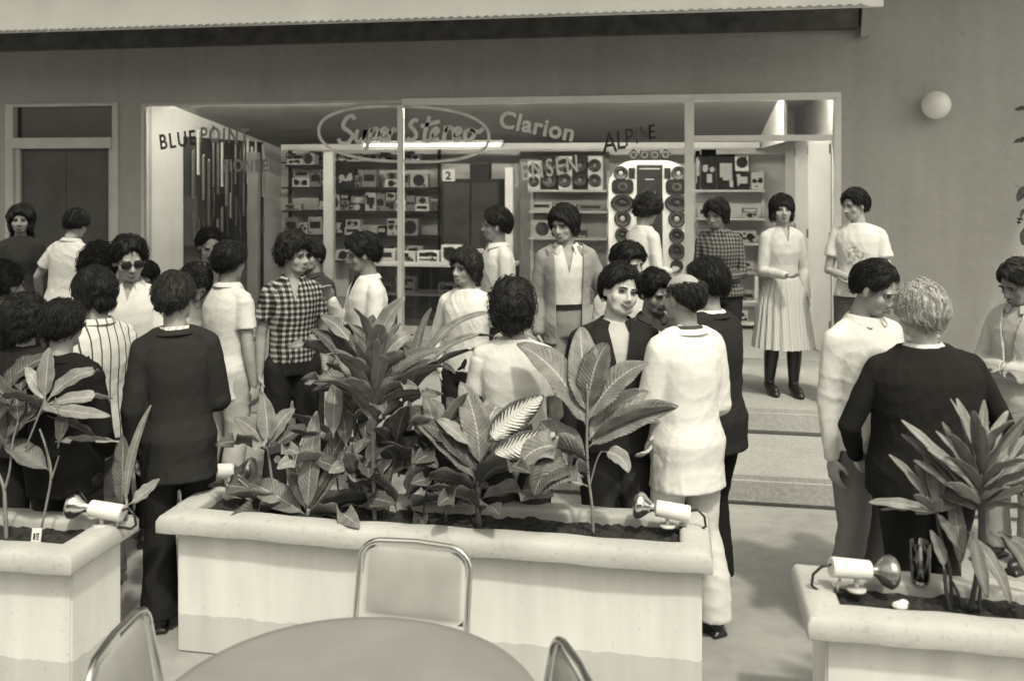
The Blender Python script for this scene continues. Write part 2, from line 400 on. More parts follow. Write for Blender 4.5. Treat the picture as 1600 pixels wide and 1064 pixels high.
NP = [0]
def person(label, px, d, top, base, face, hair='short', hmat=None, skin=None, shirt=.6, top_kind='shirt', sleeves='long',
           arms=('down', 'down'), hy=0, hp=0, hr=0, lean=0, side=0, wide=1., female=False, trousers=.03, hem=.84, collar=True,
           vneck=None, jacket=None, vox=.0085, face_on=True, extras=(), tall=None, hair_extra=(), stance=.10, skirt=None, belt=None, dx=(0, 0),
           belly=0., stache=False, glasses=None, shoe=None, step=(0, 0), group=None, locks=260, flare=1., cat='person', jopen=None, jhem=.78, open_all=False, smile=0, fatf=0.):
    NP[0] += 1; seed = 100+NP[0]*17; rr = random.Random(seed)
    if not step[0] and not step[1] and skirt is None: step = (rr.uniform(-.10, .12), rr.uniform(-.10, .12))
    if not side: side = rr.uniform(-2.5, 2.5)
    if not lean: lean = rr.uniform(-1, 3)
    if not hr: hr = rr.uniform(-5, 5)
    hair_t = {'bald': .008, 'slick': .02, 'short': .026, 'curly': .048, 'bushy': .042, 'full': .023, 'bob': .028, 'page': .03, 'long': .03, 'receding': .018, 'fluffy': .028}[hair]
    ztop = CH - (top-HZ)*d/F
    H = tall if tall else (ztop-base-hair_t)
    k = H/1.72/ (1 - .00*lean)
    if not tall and lean: k = H/(1.72 - .75*(1-math.cos(R(lean))))
    X, Y = at(px, d)
    # keep the HEAD at the requested column: offset the root against the lean
    rz = face_rot(face)
    lo = Vector((math.sin(R(side))*.66*k, (math.sin(R(lean))*.66+.01)*k, 0))
    wl = Matrix.Rotation(rz, 4, 'Z') @ lo
    root = empty('person', (X-wl.x, Y-wl.y, base), rz, label, cat, group)
    skin = skin or M_SKIN; hmat = hmat or H_BLK; shoe = shoe or M_SHOE
    SC = Matrix.Scale(k, 4)
    MU = Matrix.Translation((0, 0, .95)) @ Matrix.Rotation(R(-lean), 4, 'X') @ Matrix.Rotation(R(side), 4, 'Y') @ Matrix.Translation((0, 0, -.95))
    MH = MU @ Matrix.Translation((0, .0, 1.475)) @ Matrix.Rotation(R(lean*.6), 4, 'X') @ Matrix.Rotation(R(hy), 4, 'Z') @ Matrix.Rotation(R(-hp), 4, 'X') @ Matrix.Rotation(R(hr), 4, 'Y') @ Matrix.Translation((0, .014, .112)) @ Matrix.Scale(1.03, 4)
    W = wide*(.90 if female else 1.)
    shx = (.138 if female else .154)*wide**.6; SH = 1.352
    def U(p): return MU @ Vector(p)
    # arm joints
    AJ = []
    for sg, an in ((1, arms[0]), (-1, arms[1])):
        u, f = ARMS[an] if isinstance(an, str) else an
        u = unit((u[0]*sg, u[1], u[2])); f = unit((f[0]*sg, f[1], f[2]))
        s0 = Vector((sg*shx, -.005, SH)); e = s0+u*.285; wv = e+f*.245
        AJ.append([MU @ s0, MU @ e, MU @ wv, (MU.to_3x3() @ f), (MU.to_3x3() @ Vector((-sg, .2, 0))), an, sg])
    trs = [(.82, .138, .108), (.92, .152, .116), (1.02, .140, .106), (1.12, .138, .104), (1.23, .150, .116), (1.31, .154, .112), (1.37, .138, .094), (1.41, .100, .076), (1.45, .064, .062)]
    if female: trs = [(.82, .155, .115), (.92, .165, .12), (1.02, .128, .100), (1.12, .120, .094), (1.23, .138, .116), (1.31, .138, .104), (1.37, .122, .086), (1.41, .088, .068), (1.45, .054, .054)]
    def rings(off, z0=None, z1=9, fl=0.):
        o = []
        for z, a, b in trs:
            if z > z1: continue
            bl = belly*math.exp(-((z-1.04)/.14)**2)
            o.append((0, bl*.6, z, a*wide+off + (fl if z < 1 else 0), (b + bl)*wide**.7+off + (fl if z < 1 else 0)))
        if z0 is not None:
            o = [r_ for r_ in o if r_[2] > z0+.03]; r0 = o[0]
            o = [(r0[0], r0[1], z0, r0[3]+fl*.5, r0[4]+fl*.5)] + o
        return o
    # ---- body: one continuous skin surface
    g = G(); g.loft(rings(-.014), M=MU)
    g.tube([U((0, -.012, 1.40)), U((0, -.004, 1.47)), MH @ Vector((0, -.012, -.05))], [.060, .055*(.88 if female else 1), .052*(.88 if female else 1)], n=14, balls=True)
    h = lambda c, r, M=None: g.ell(MH @ Vector(c), r, M=(MH if M is None else MH @ M), n=16, k=12)
    fat = 1+belly*.8+fatf
    h((0, -.012, .026), (.074, .091, .085)); h((0, .020, -.040), (.060*fat, .064, .070)); h((0, .058, -.088), (.026*fat, .021, .019))
    h((0, .045, -.078), ((.045 if female else .050)*fat, .032, .029))
    for sg in (-1, 1):
        h((sg*.038, .048, -.028), (.026*fat, .024, .030)); h((sg*.078, -.004, -.008), (.008, .019, .030)); h((sg*.026, .074, .016), (.022, .012, .010))
        h((sg*.011, .089, -.037), (.009, .010, .008))
    g.tube([MH @ Vector((0, .078, .008)), MH @ Vector((0, .094, -.020)), MH @ Vector((0, .101, -.033))], [.008, .0095, .0115], n=10, balls=True)
    h((0, .074, -.063), (.022, .014, .012))
    for (s0, e, wv, f, inw, an, sg) in AJ:
        g.tube([s0, s0.lerp(e, .5), e, e.lerp(wv, .35), wv], [.046, .043, .036, .037, .024], n=12, balls=True)
        hand(g, wv + f*.006, f, inw, 1.0*(.92 if female else 1), curl=.5)
    hipx = .088
    foot = []
    for i, sg in enumerate((1, -1)):
        fx, fy = sg*stance, step[i]
        kn = Vector((sg*(hipx+stance)/2, .03+fy*.55, .48)); an_ = Vector((fx, fy-.02, .08)); foot.append((fx, fy))
        g.tube([(sg*hipx, 0, .86), kn, kn.lerp(an_, .35)+Vector((0, -.012, 0)), an_], [.082, .052, .050, .034], n=12, balls=True)
        g.ell((fx, fy+.05, .035), (.036, .11, .032))
    me = blob(g, vox*(.8 if d < 5 else 1), 2, .45)
    V = vget(me)
    # eye hollows, in head space
    Hi = np.array(MH.inverted()); L = V @ Hi[:3, :3].T + Hi[:3, 3]; dd = np.zeros(len(V))
    for sg in (-1, 1):
        q = ((L[:, 0]-sg*.031)/.016)**2+((L[:, 2]-.001)/.011)**2+((L[:, 1]-.075)/.03)**2; dd -= .009*np.exp(-q)
    q = ((L[:, 0])/.020)**2+((L[:, 2]+.0635)/.0035)**2+((L[:, 1]-.09)/.02)**2; dd -= .003*np.exp(-q)
    fy_ = np.array(MH.to_3x3() @ Vector((0, 1, 0))); V = V + dd[:, None]*fy_
    vset(me, xf(SC, V)); put('body', me, skin, root)
    # ---- face
    if face_on:
        MHk = SC @ MH
        for sg in (-1, 1):
            e = G(); e.ell((0, 0, 0), (.0125, .0095, .0058), n=12, k=8); e.m = 1; e.ell((0, .0058, .0), (.0060, .0046, .0056), n=10, k=6)
            e.tube([(-.013, .006, .000), (-.006, .0092, .0054), (.006, .0092, .0054), (.013, .006, .000)], .0014, n=6)
            eo = e.build('eye', [M_EYE, M_IRIS], root, smooth=True); eo.matrix_local = MHk @ Matrix.Translation((sg*.031, .0665, .002))
            b = G(); b.tube([(-.019*sg, .004, -.001), (-.006*sg, .0085, .0035), (.008*sg, .0065, .004), (.020*sg, -.004, -.002)] if female else [(-.020*sg, .003, -.003), (-.007*sg, .0085, -.001), (.008*sg, .0065, .0005), (.020*sg, -.004, -.004)], [.0022, .0032, .0028, .0014] if female else [.0034, .0042, .0038, .0022], n=6)
            bo = b.build('eyebrow', M_BROW if hmat is not H_GRY else H_GRY, root, smooth=True); bo.matrix_local = MHk @ Matrix.Translation((sg*.031, .081, .021))
        sm_ = .007*smile; sw = .005*smile
        l = G(); l.tube([(-.023-sw, .078, -.064+sm_), (-.010, .0915, -.0615), (0, .0940, -.0625), (.010, .0915, -.0615), (.023+sw, .078, -.064+sm_)], [.0012, .0034, .0030, .0034, .0012] if not female else [.0018, .0042, .0038, .0042, .0018], n=8)
        l.tube([(-.020-sw, .080, -.066+sm_), (0, .0925, -.0705), (.020+sw, .080, -.066+sm_)], [.0014, .0046, .0014] if not female else [.0018, .0058, .0018], n=8)
        l.m = 1; l.tube([(-.025-sw, .079, -.064+sm_*1.15), (0, .0968, -.0658), (.025+sw, .079, -.064+sm_*1.15)], .0013+.0012*smile, n=6)
        lo_ = l.build('mouth', [M_LIP if female else M_LIPM, M_LIPD], root, smooth=True); lo_.matrix_local = MHk
        if stache:
            b = G(); b.tube([(-.032, .074, -.060), (-.014, .090, -.052), (0, .094, -.049), (.014, .090, -.052), (.032, .074, -.060)], [.003, .007, .006, .007, .003], n=8)
            o = b.build('moustache', M_BROW, root, smooth=True); o.matrix_local = MHk
        if glasses:
            b = G()
            for sg in (-1, 1):
                if glasses == 'dark': b.ell((sg*.033, .088, .0), (.027, .006, .022), n=14, k=8)
                b.ring((sg*.033, .089, .0), (.027, .021), .0022, 'y', 18, 6)
                b.tube([(sg*.060, .086, .005), (sg*.074, .05, .008), (sg*.080, -.005, .004)], .002, n=6)
            b.tube([(-.008, .094, .004), (.008, .094, .004)], .002, n=6)
            o = b.build('glasses', M_BLKPL, root, smooth=True); o.matrix_local = MHk
    # ---- hair
    he = list(hair_extra)
    if hair == 'long': he += [((sg*.072, -.018, -.03), (.03, .05, .085)) for sg in (-1, 1)] + [((0, -.085, -.06), (.075, .04, .11)), ((.04, -.07, -.13), (.05, .04, .09)), ((-.05, -.06, -.14), (.05, .04, .08))]
    if hair == 'bob': he += [((sg*.078, -.010, -.045), (.022, .055, .05)) for sg in (-1, 1)] + [((0, -.075, -.04), (.08, .035, .055))]
    if hair == 'page': he += [((sg*.076, -.018, -.025), (.024, .045, .05)) for sg in (-1, 1)] + [((0, -.078, -.045), (.07, .035, .05))]
    if hair == 'bushy': he += [((sg*.055, -.06, -.03), (.05, .05, .06)) for sg in (-1, 1)] + [((0, -.085, -.06), (.065, .038, .05))]
    put('hair', hair_mesh(hair, SC @ MH, 1.0, seed, .0075 if d < 5 else .009, he, locks), hmat, root)
    # ---- trousers / skirt
    if skirt is None:
        g = G(); r_ = rings(.004, None, 1.06); g.loft(r_, M=MU if lean < 8 else None) if lean < 8 else g.loft(r_)
        for i, sg in enumerate((1, -1)):
            fx, fy = foot[i]
            g.tube([(sg*hipx, 0, .86), (sg*hipx*1.02, .01+fy*.2, .70), (sg*(hipx+stance)/2, .02+fy*.55, .48), (fx, fy-.02, .26), (fx, fy-.02, .075)], [.100*wide**.5, .090*wide**.5, .070, .070*flare, .082*flare], n=16)
            g.ell((sg*hipx, 0, .86), .100*wide**.5)
        me = blob(g, .011, 3); V = vget(me); N = nget(me)
        a = folds(V, seed+1, .0028, .9, .35); V = V+N*(a*np.clip(1.3-V[:, 2]*.6, .5, 1.2))[:, None]; vset(me, xf(SC, V))
        put('trousers', me, cloth(trousers) if isinstance(trousers, float) else trousers, root)
        if belt:
            b = G(); r1 = [q for q in rings(.012) if 1.0 < q[2] < 1.1][0]; b.loft([(r1[0], r1[1], 1.015, r1[3], r1[4]), (r1[0], r1[1], 1.05, r1[3], r1[4])], M=MU)
            o = b.build('belt', M_SHOE, root, smooth=False); o.matrix_local = SC
    else:
        L, mtr = skirt; n = 160; V = []; zs = [1.03, .98, .92, .80, .66, L+.02, L]
        for i, z in enumerate(zs):
            u = (1.03-z)/(1.03-L); rx = .130+.045*min(u*4, 1)+.085*u; ry = .105+.02*min(u*4, 1)+.105*u
            for j in range(n):
                a = 2*math.pi*j/n; p = abs(((a*26/(2*math.pi)+.3*math.sin(a*3)) % 1)-.5)*2; wv_ = 1+(p-.5)*.10*min(u*3, 1)+.03*math.sin(a*5+1)*u
                V.append((rx*wv_*math.cos(a), ry*wv_*math.sin(a)+.01*u, z))
        f = []
        for i in range(len(zs)-1):
            for j in range(n): f.append((i*n+j, i*n+(j+1) % n, (i+1)*n+(j+1) % n, (i+1)*n+j))
        f.append(tuple(range(n)))
        g = G(); g.add(V, f); o = g.build('skirt', mtr, root, smooth=True); o.matrix_local = SC
    # ---- shoes
    for i, sg in enumerate((1, -1)):
        fx, fy = foot[i]; g = G()
        if skirt:
            g.tube([(sg*(hipx+stance)/2, .03+fy*.55, .47), (sg*(hipx+stance)/2*.65+fx*.35, .03+fy*.7-.024, .335), (fx, fy-.02, .12)], [.062, .064, .044], n=14, balls=True)
            g.ell((fx, fy+.035, .055), (.046, .12, .046)); g.ell((fx, fy-.02, .08), (.046, .06, .06)); g.tube([(fx, fy-.045, .07), (fx, fy-.05, .0)], [.022, .012], n=10); g.ell((fx, fy+.09, .022), (.044, .085, .026))
            me = blob(g, .008, 2); vset(me, xf(SC, vget(me))); put('boot', me, shoe, root)
        else:
            g.ell((fx, fy+.06, .048), (.044, .125, .042)); g.ell((fx, fy-.03, .07), (.04, .055, .05)); g.box((fx, fy+.045, .012), (.078, .25, .022))
            me = blob(g, .009, 2); vset(me, xf(SC, vget(me))); put('shoe', me, shoe, root)
    # ---- shirt
    smat = shirt if not isinstance(shirt, float) else cloth(shirt)
    tucked = hem > .93
    g = G(); g.loft(rings(.006 + (.004 if not tucked else 0), hem, fl=.012 if not tucked else 0.), M=MU)
    for (s0, e, wv, f, inw, an, sg) in AJ:
        if sleeves == 'long': g.tube([s0, s0.lerp(e, .5), e, e.lerp(wv, .5), e.lerp(wv, .96)], [.057, .055, .049, .044, .036], n=14, balls=True)
        elif sleeves == 'rolled': g.tube([s0, s0.lerp(e, .5), e, e.lerp(wv, .2)], [.057, .055, .050, .050], n=14, balls=True)
        elif sleeves == 'short':
            g.tube([s0, s0.lerp(e, .35), s0.lerp(e, .62)], [.056, .060, .066], n=16)
        g.tube([MU @ Vector((0, -.02, 1.405)), MU @ Vector((sg*shx*.55, -.012, 1.392)), s0+Vector((0, 0, .012))], [.060, .050, .047], n=14, balls=True)
    if sleeves != 'none' and female and top_kind == 'blouse': pass
    me = blob(g, .0095 if d > 5 else .008, 3)
    V = vget(me); N = nget(me)
    Vk = folds(V, seed+2, .0026, .95, .5); V = V + N*Vk[:, None]
    vset(me, V)
    if vneck: cut_front(me, ((vneck[0], .001), (1.455, vneck[1])), vneck[0])
    vset(me, xf(SC, vget(me))); put('shirt' if top_kind == 'shirt' else top_kind, me, smat, root)
    # ---- collar
    def collar_mesh(rx, ry, a0, drop, wdt, zc=1.440, hgt=.030, name='collar', m_=None):
        n = 26; V = []
        for j in range(n+1):
            u = j/n; a = -math.pi/2 + a0 + (2*math.pi-2*a0)*u   # starts and ends at the front (+y is a=pi/2) -> shift
            ang = math.pi/2 + a0 + (2*math.pi-2*a0)*u; c, q = math.cos(ang), math.sin(ang)
            fr = max(0, abs(u-.5)*2-.6)/.4
            V += [(c*rx, q*ry+.002, zc-.012-.012*fr), (c*(rx+.002), q*(ry+.002)+.002, zc+hgt*(1-.35*fr)), (c*(rx+.014), q*(ry+.014)+.006*fr, zc+hgt*.7*(1-.5*fr)),
                  (c*(rx+.024+wdt*.25+.02*fr), q*(ry+.022+wdt*.2)+.012*fr, zc-.006-drop*fr**1.5)]
        f = []
        for j in range(n):
            for q in range(3): f.append((j*4+q, j*4+q+1, (j+1)*4+q+1, (j+1)*4+q))
        g = G(); g.add(xf(MU, np.array(V)), f); me = realize(g.mesh(), [('SOLIDIFY', dict(thickness=.004)), ('SUBSURF', dict(levels=1))])
        vset(me, xf(SC, vget(me))); put(name, me, m_, root)
    nk = .060 if not female else .054
    if collar:
        cm = collar if isinstance(collar, bpy.types.Material) else smat
        collar_mesh(nk+.004, nk+.004, (.28 if not vneck else .55), .035 if not vneck else .07, .04, m_=cm)
    # ---- jacket
    if jacket is not None:
        jm = jacket if not isinstance(jacket, float) else cloth(jacket)
        g = G(); g.loft(rings(.024, jhem, fl=.016, z1=1.45), M=MU)
        for (s0, e, wv, f, inw, an, sg) in AJ:
            g.tube([s0, s0.lerp(e, .5), e, e.lerp(wv, .5), e.lerp(wv, .90)], [.066, .065, .060, .055, .050], n=14, balls=True); g.tube([MU @ Vector((0, -.02, 1.408)), MU @ Vector((sg*shx*.6, -.012, 1.398)), s0+Vector((sg*.004, 0, .014))], [.066, .060, .056], n=14, balls=True)
        me = blob(g, .009, 4); V = vget(me); N = nget(me)
        V = V + N*folds(V, seed+3, .0024, .9, .45)[:, None]; vset(me, V)
        jo = jopen or ((1.05, .004), (1.47, .075))
        cut_front(me, jo, jo[0][0] if not open_all else 0)
        me2 = realize(me, [('SOLIDIFY', dict(thickness=.007, offset=-1))]); vset(me2, xf(SC, vget(me2))); put('jacket', me2, jm, root)
        collar_mesh(nk+.016, nk+.014, .9, .06, .06, zc=1.430, hgt=.026, name='lapel', m_=jm)
        # lapels: folded flaps along the opening
        (z0, h0), (z1, h1) = jo
        for sg in (-1, 1):
            V = []; zz = [max(z0, 1.08)+(1.43-max(z0, 1.08))*t for t in (0, .33, .66, 1)]
            for i, z in enumerate(zz):
                hw = h0+(h1-h0)*(z-z0)/(z1-z0); yb = .150-(z-1.1)*.10+belly*.4; wd_ = (.006, .035, .058, .050)[i]
                V += [(sg*hw, yb-.5*hw, z), (sg*(hw+wd_*.5), yb+.010-.6*hw, z+.004), (sg*(hw+wd_), yb-.002-.85*hw-wd_*.35, z+.012)]
            f = [(i*3+q, i*3+q+1, i*3+q+4, i*3+q+3) for i in range(3) for q in range(2)]
            g = G(); g.add(xf(MU, np.array(V)), f); me = realize(g.mesh(), [('SOLIDIFY', dict(thickness=.006)), ('SUBSURF', dict(levels=1))]); vset(me, xf(SC, vget(me))); put('lapel', me, jm, root)
    root['k'] = k
    root['_hand'] = [float(x) for a in AJ for x in (SC @ (a[2] + a[3]*.08))]
    return root
# ------------------------------------------------------------------ setting
M_WALL, q = newmat('painted_wall', .9, .15); vec, sx = q.obj()
n1 = q.noise(vec, 1.1, 5); n2 = q.noise(vec, 14, 6); n3 = q.noise(vec, 90, 3)
mpw = q.n('ShaderNodeMapping'); mpw.inputs['Scale'].default_value = (5, 5, .35); q.link(vec, mpw.inputs[0]); n4 = q.noise(mpw.outputs[0], 1.3, 6)
crk = q.n('ShaderNodeTexVoronoi', feature='DISTANCE_TO_EDGE'); crk.inputs['Scale'].default_value = .55
dn = q.n('ShaderNodeVectorMath', operation='ADD'); nzz = q.n('ShaderNodeTexNoise'); nzz.inputs['Scale'].default_value = 2.5; nzz.inputs['Detail'].default_value = 6; q.link(vec, nzz.inputs['Vector']); q.link(vec, dn.inputs[0]); q.link(nzz.outputs['Color'], dn.inputs[1]); q.link(dn.outputs[0], crk.inputs['Vector'])
ck = q.m('MULTIPLY', q.m('LESS_THAN', crk.outputs[0], .0022), q.m('GREATER_THAN', n1, .52))
q.link(q.m('SUBTRACT', q.m('ADD', q.m('ADD', q.m('MULTIPLY', n1, .14), q.m('MULTIPLY', n4, .09)), q.m('ADD', q.m('MULTIPLY', n2, .06), .225)), q.m('MULTIPLY', ck, .07)), q.p.inputs['Base Color'])
q.bump(q.m('ADD', n2, q.m('MULTIPLY', n3, .7)), .45, .012)
M_CONC, q = newmat('concrete_paving', .85, .25); vec, sx = q.obj()
n1 = q.noise(vec, 1.3, 8); n2 = q.noise(vec, 9, 6); n3 = q.noise(vec, 60, 4)
q.link(q.m('ADD', q.m('MULTIPLY', n1, .22), q.m('ADD', q.m('MULTIPLY', n2, .16), .11)), q.p.inputs['Base Color']); q.bump(n3, .3, .01)
M_STEP, q = newmat('step_terrazzo', .8, .25); vec, sx = q.obj()
n1 = q.noise(vec, 2, 5); n2 = q.noise(vec, 40, 5); n3 = q.noise(vec, 150, 2)
q.link(q.m('ADD', q.m('MULTIPLY', n1, .14), q.m('ADD', q.m('MULTIPLY', n2, .20), q.m('ADD', q.m('MULTIPLY', n3, .12), .11))), q.p.inputs['Base Color']); q.bump(n2, .4, .01)
M_WHITE = mat('white_paint', .72, .5, .06, 6, bump=.08, bs=30)
M_WHITED = mat('old_white_paint', .50, .6, .10, 5, bump=.1, bs=30)
M_FASCIA = mat('white_fascia_paint', .80, .6, .07, 2, bump=.2, bs=12)
M_DARKWOOD = mat('dark_beam_wood', .10, .8, .35, 6, bump=.3, bs=30)
M_TIN = mat('galvanised_sheet', .40, .5, .2, 4)
M_INW = mat('interior_white_wall', .62, .8, .06, 3)
M_INC = mat('interior_grey_ceiling', .27, .8, .10, 2)
M_GREY = mat('grey_enamel', .22, .5, .12, 5)
M_DARK = mat('dark_board', .022, .7, .25, 6)
M_DOOR = mat('dark_door_paint', .075, .45, .2, 3, bump=.1, bs=20)
def glass_mat(name, ior, tint, rough=.0, gl=1.0, dirt=.0):
    m = bpy.data.materials.new(name); m.use_nodes = True; t = m.node_tree; t.nodes.clear()
    o = t.nodes.new('ShaderNodeOutputMaterial'); tr = t.nodes.new('ShaderNodeBsdfTransparent'); tr.inputs[0].default_value = (tint, tint, tint, 1)
    g = t.nodes.new('ShaderNodeBsdfGlossy'); g.inputs['Roughness'].default_value = rough; g.inputs[0].default_value = (gl, gl, gl, 1)
    fr = t.nodes.new('ShaderNodeFresnel'); fr.inputs[0].default_value = ior; mxs = t.nodes.new('ShaderNodeMixShader')
    t.links.new(fr.outputs[0], mxs.inputs[0]); t.links.new(tr.outputs[0], mxs.inputs[1]); t.links.new(g.outputs[0], mxs.inputs[2])
    last = mxs.outputs[0]
    if dirt:
        d = t.nodes.new('ShaderNodeBsdfDiffuse'); d.inputs[0].default_value = (.6, .6, .6, 1); m2 = t.nodes.new('ShaderNodeMixShader')
        tc = t.nodes.new('ShaderNodeTexCoord'); nz = t.nodes.new('ShaderNodeTexNoise'); nz.inputs['Scale'].default_value = 1.6; nz.inputs['Detail'].default_value = 6
        t.links.new(tc.outputs['Object'], nz.inputs['Vector']); mu = t.nodes.new('ShaderNodeMath'); mu.operation = 'MULTIPLY'; mu.inputs[1].default_value = dirt*2
        t.links.new(nz.outputs[0], mu.inputs[0]); t.links.new(mu.outputs[0], m2.inputs[0]); t.links.new(last, m2.inputs[1]); t.links.new(d.outputs[0], m2.inputs[2]); last = m2.outputs[0]
    t.links.new(last, o.inputs[0]); return m
M_GLASS = glass_mat('window_glass', 1.45, .95, .01, .9, .012)
M_TUMB = glass_mat('tumbler_glass', 1.9, .85, .05)
# ground as one sheet, reaching far
g = G(); g.add([(-90, -60, 0), (90, -60, 0), (90, 60, 0), (-90, 60, 0)], [(0, 1, 2, 3)])
tag(g.build('ground', M_CONC), kind='structure')
g = G(); g.bx(-1.75, 4.6, 6.17, 9.12, 0, .19); tag(g.build('step', M_STEP, bevel=.03), kind='structure')
g = G(); g.bx(-1.70, 4.6, 7.17, 9.12, .194, .38); tag(g.build('platform', M_STEP, bevel=.03), kind='structure')
g = G(); g.bx(-14, -1.76, 7.75, 9.12, 0, .15); tag(g.build('walkway', M_STEP, bevel=.012), kind='structure')
# building
WY = 9.13; BK = 12.7; XL, XR = wx(221, WY), wx(1314, WY); ZT = 2.895; FL = .38
bld = empty('shop_building', (0, WY, 0), 0, 'grey painted single storey shop building behind the crowd with one wide shop window', 'building')
def lw(o): o.matrix_parent_inverse = Matrix.Translation((0, -WY, 0)); return o
g = G()
DX0, DX1 = wx(10, WY), wx(186, WY); DZT = wz(100, 162, WY)
g.bx(-16, DX0, WY, WY+.2, 0, 4.6); g.bx(DX0, DX1, WY, WY+.2, DZT, 4.6); g.bx(DX1, XL, WY, WY+.2, 0, 4.6); g.bx(XL, XR, WY, WY+.2, ZT, 4.6); g.bx(XR, 9, WY, WY+.2, 0, 4.6)
lw(g.build('wall', M_WALL, bld))
g = G(); g.bx(-16, 4.0, 6.5, 9.4, 4.6, 4.85); lw(g.build('sun_block_slab', M_WHITED, bld))  # unseen overhang added to keep the sun off the shop wall
g = G(); g.bx(XL-.2, XL, WY+.2, BK, 0, 3.3); g.bx(XR, XR+.2, WY+.2, BK, 0, 3.3); g.bx(XL-.2, XR+.2, BK, BK+.2, 0, 3.3); lw(g.build('interior_wall', M_INW, bld))
g = G(); g.bx(XL, XR, WY, BK, FL-.06, FL-.004); lw(g.build('interior_floor', M_STEP, bld))
CX1 = 1.0
def cz(Y): return 3.00 - (Y-WY)*(3.00-2.50)/(BK-WY)
g = G(); g.prism([(XL, 0), (CX1, 0), (CX1, .05), (XL, .05)], 0, 1)
V = np.array([(x, y, cz(y)+dz) for x in (XL, CX1) for y in (WY+.2, BK) for dz in (0, .06)])
g = G(); g.add(V, [(0, 1, 3, 2), (4, 6, 7, 5), (0, 4, 5, 1), (2, 3, 7, 6), (0, 2, 6, 4), (1, 5, 7, 3)]); lw(g.build('sloping_ceiling', M_INC, bld))
g = G(); g.bx(CX1, CX1+.03, WY+.2, BK, 2.45, 3.2); g.bx(CX1+.03, XR, WY+.2, BK, 2.97, 3.02); lw(g.build('bulkhead', M_INW, bld))
g = G(); g.bx(XL+.4, CX1-.02, BK-.9, BK-.84, 2.455, 2.53); lw(g.build('ceiling_trim', M_INW, bld))
# dark recess behind the left door
g = G(); g.bx(DX0-.2, DX1+.2, WY+.9, WY+1, 0, 3.2); g.bx(DX0-.2, DX0-.1, WY+.2, WY+.9, 0, 3.2); g.bx(DX1+.1, DX1+.2, WY+.2, WY+.9, 0, 3.2); g.bx(DX0-.1, DX1+.1, WY+.2, WY+.9, 3.1, 3.2); lw(g.build('door_recess', M_DARK, bld))
# eave: fascia, corrugated sheet, ledger beam, bracket
ev = empty('canopy_roof', (0, WY, 3.4), 0, 'long white fascia canopy with corrugated sheet and dark beam above the shop window', 'canopy')
def le(o): o.matrix_parent_inverse = Matrix.Translation((0, -WY, -3.4)); return o
FX = wx(1380, 7.6)
g = G(); g.bx(-16, FX, 7.58, 7.62, 3.435, 3.95); le(g.build('fascia', M_FASCIA, ev, bevel=.006))
V = []; n = 1700; X0 = -14.; X1 = FX-.12
for i in range(n+1):
    x = X0+(X1-X0)*i/n; z = .008*math.sin(2*math.pi*x/.076)
    for y, zz in ((7.55, 3.443), (WY-.2, 3.86)): V += [(x, y, zz+z), (x, y, zz+z+.004)]
f = []
for i in range(n):
    a = i*4; f += [(a, a+4, a+6, a+2), (a+1, a+3, a+7, a+5), (a, a+1, a+5, a+4)]
g = G(); g.add(V, f); le(g.build('corrugated_sheet', M_TIN, ev))
g = G(); g.bx(-16, wx(1338, WY), WY-.13, WY-.002, 3.485, 3.80); le(g.build('ledger_beam', M_DARKWOOD, ev, bevel=.006))
for x in (-10.5, -8.1, -5.35, -2.6, .1):
    g = G(); V = np.array([(x+a, y, z+b) for a in (-.035, .035) for y, z in ((7.64, 3.52), (WY-.13, 3.70)) for b in (-.05, .05)])
    g.add(V, [(0, 1, 3, 2), (4, 6, 7, 5), (0, 4, 5, 1), (2, 3, 7, 6), (0, 2, 6, 4), (1, 5, 7, 3)]); le(g.build('rafter', M_DARKWOOD, ev))
bx0 = wx(1340, WY)
g = G(); g.prism([(bx0, 3.40), (bx0+.09, 3.42), (bx0+.13, 3.90), (bx0+.03, 3.90)], WY-.16, WY-.003); le(g.build('end_bracket', M_WALL, ev))
g = G(); g.bx(-2.1, -1.9, 7.9, WY-.2, 3.47, 3.52); 
g = G(); g.bx(-14, 12, -7.2, -7, 0, 5.5); g.bx(-14, 12, -7, -5.2, 3.3, 3.5)  # unseen building added so the shop glass reflects something darker than sky
for x in range(-12, 12, 4): g.bx(x, x+.35, -5.55, -5.2, 0, 3.3)
o = g.build('added_arcade', M_WALL); tag(o, 'unseen arcaded grey building added behind the camera to darken window reflections', 'building')
g = G(); g.bx(-9.5, -2.75, 2.2, 5.6, 3.42, 3.47)  # unseen awning added to darken the far left of the crowd
for x in (-9.3, -6.2, -3.0): g.bx(x-.03, x+.03, 2.25, 5.55, 3.36, 3.419)
o = g.build('added_shade_awning', M_DARKWOOD); tag(o, 'dark timber awning added out of the frame to shade the left crowd', 'awning')
for x in (-9.3, -6.0):
    g = G(); g.cyl((x, 2.4, 1.68), .04, 3.36); o = g.build('added_awning_post', M_GREY); tag(o, 'grey steel post of the added shade awning, %s one outside the frame' % ('far' if x < -9 else 'near'), 'post')
# globe lamp on the wall
LX = wx(1461, WY-.1); LZ = wz(1461, 165, WY-.1)
lp = empty('globe_lamp', (LX, WY, LZ), 0, 'round white glass globe lamp mounted high on the bare grey wall', 'lamp')
g = G(); g.ell((0, -.135, 0), .128, n=32, k=20); g.build('globe', mat('opal_glass', .78, .25, .02, spec=.5), lp, smooth=True)
g = G(); g.cyl((0, -.012, 0), .06, .02, 'y'); g.build('wall_plate', M_WHITED, lp)
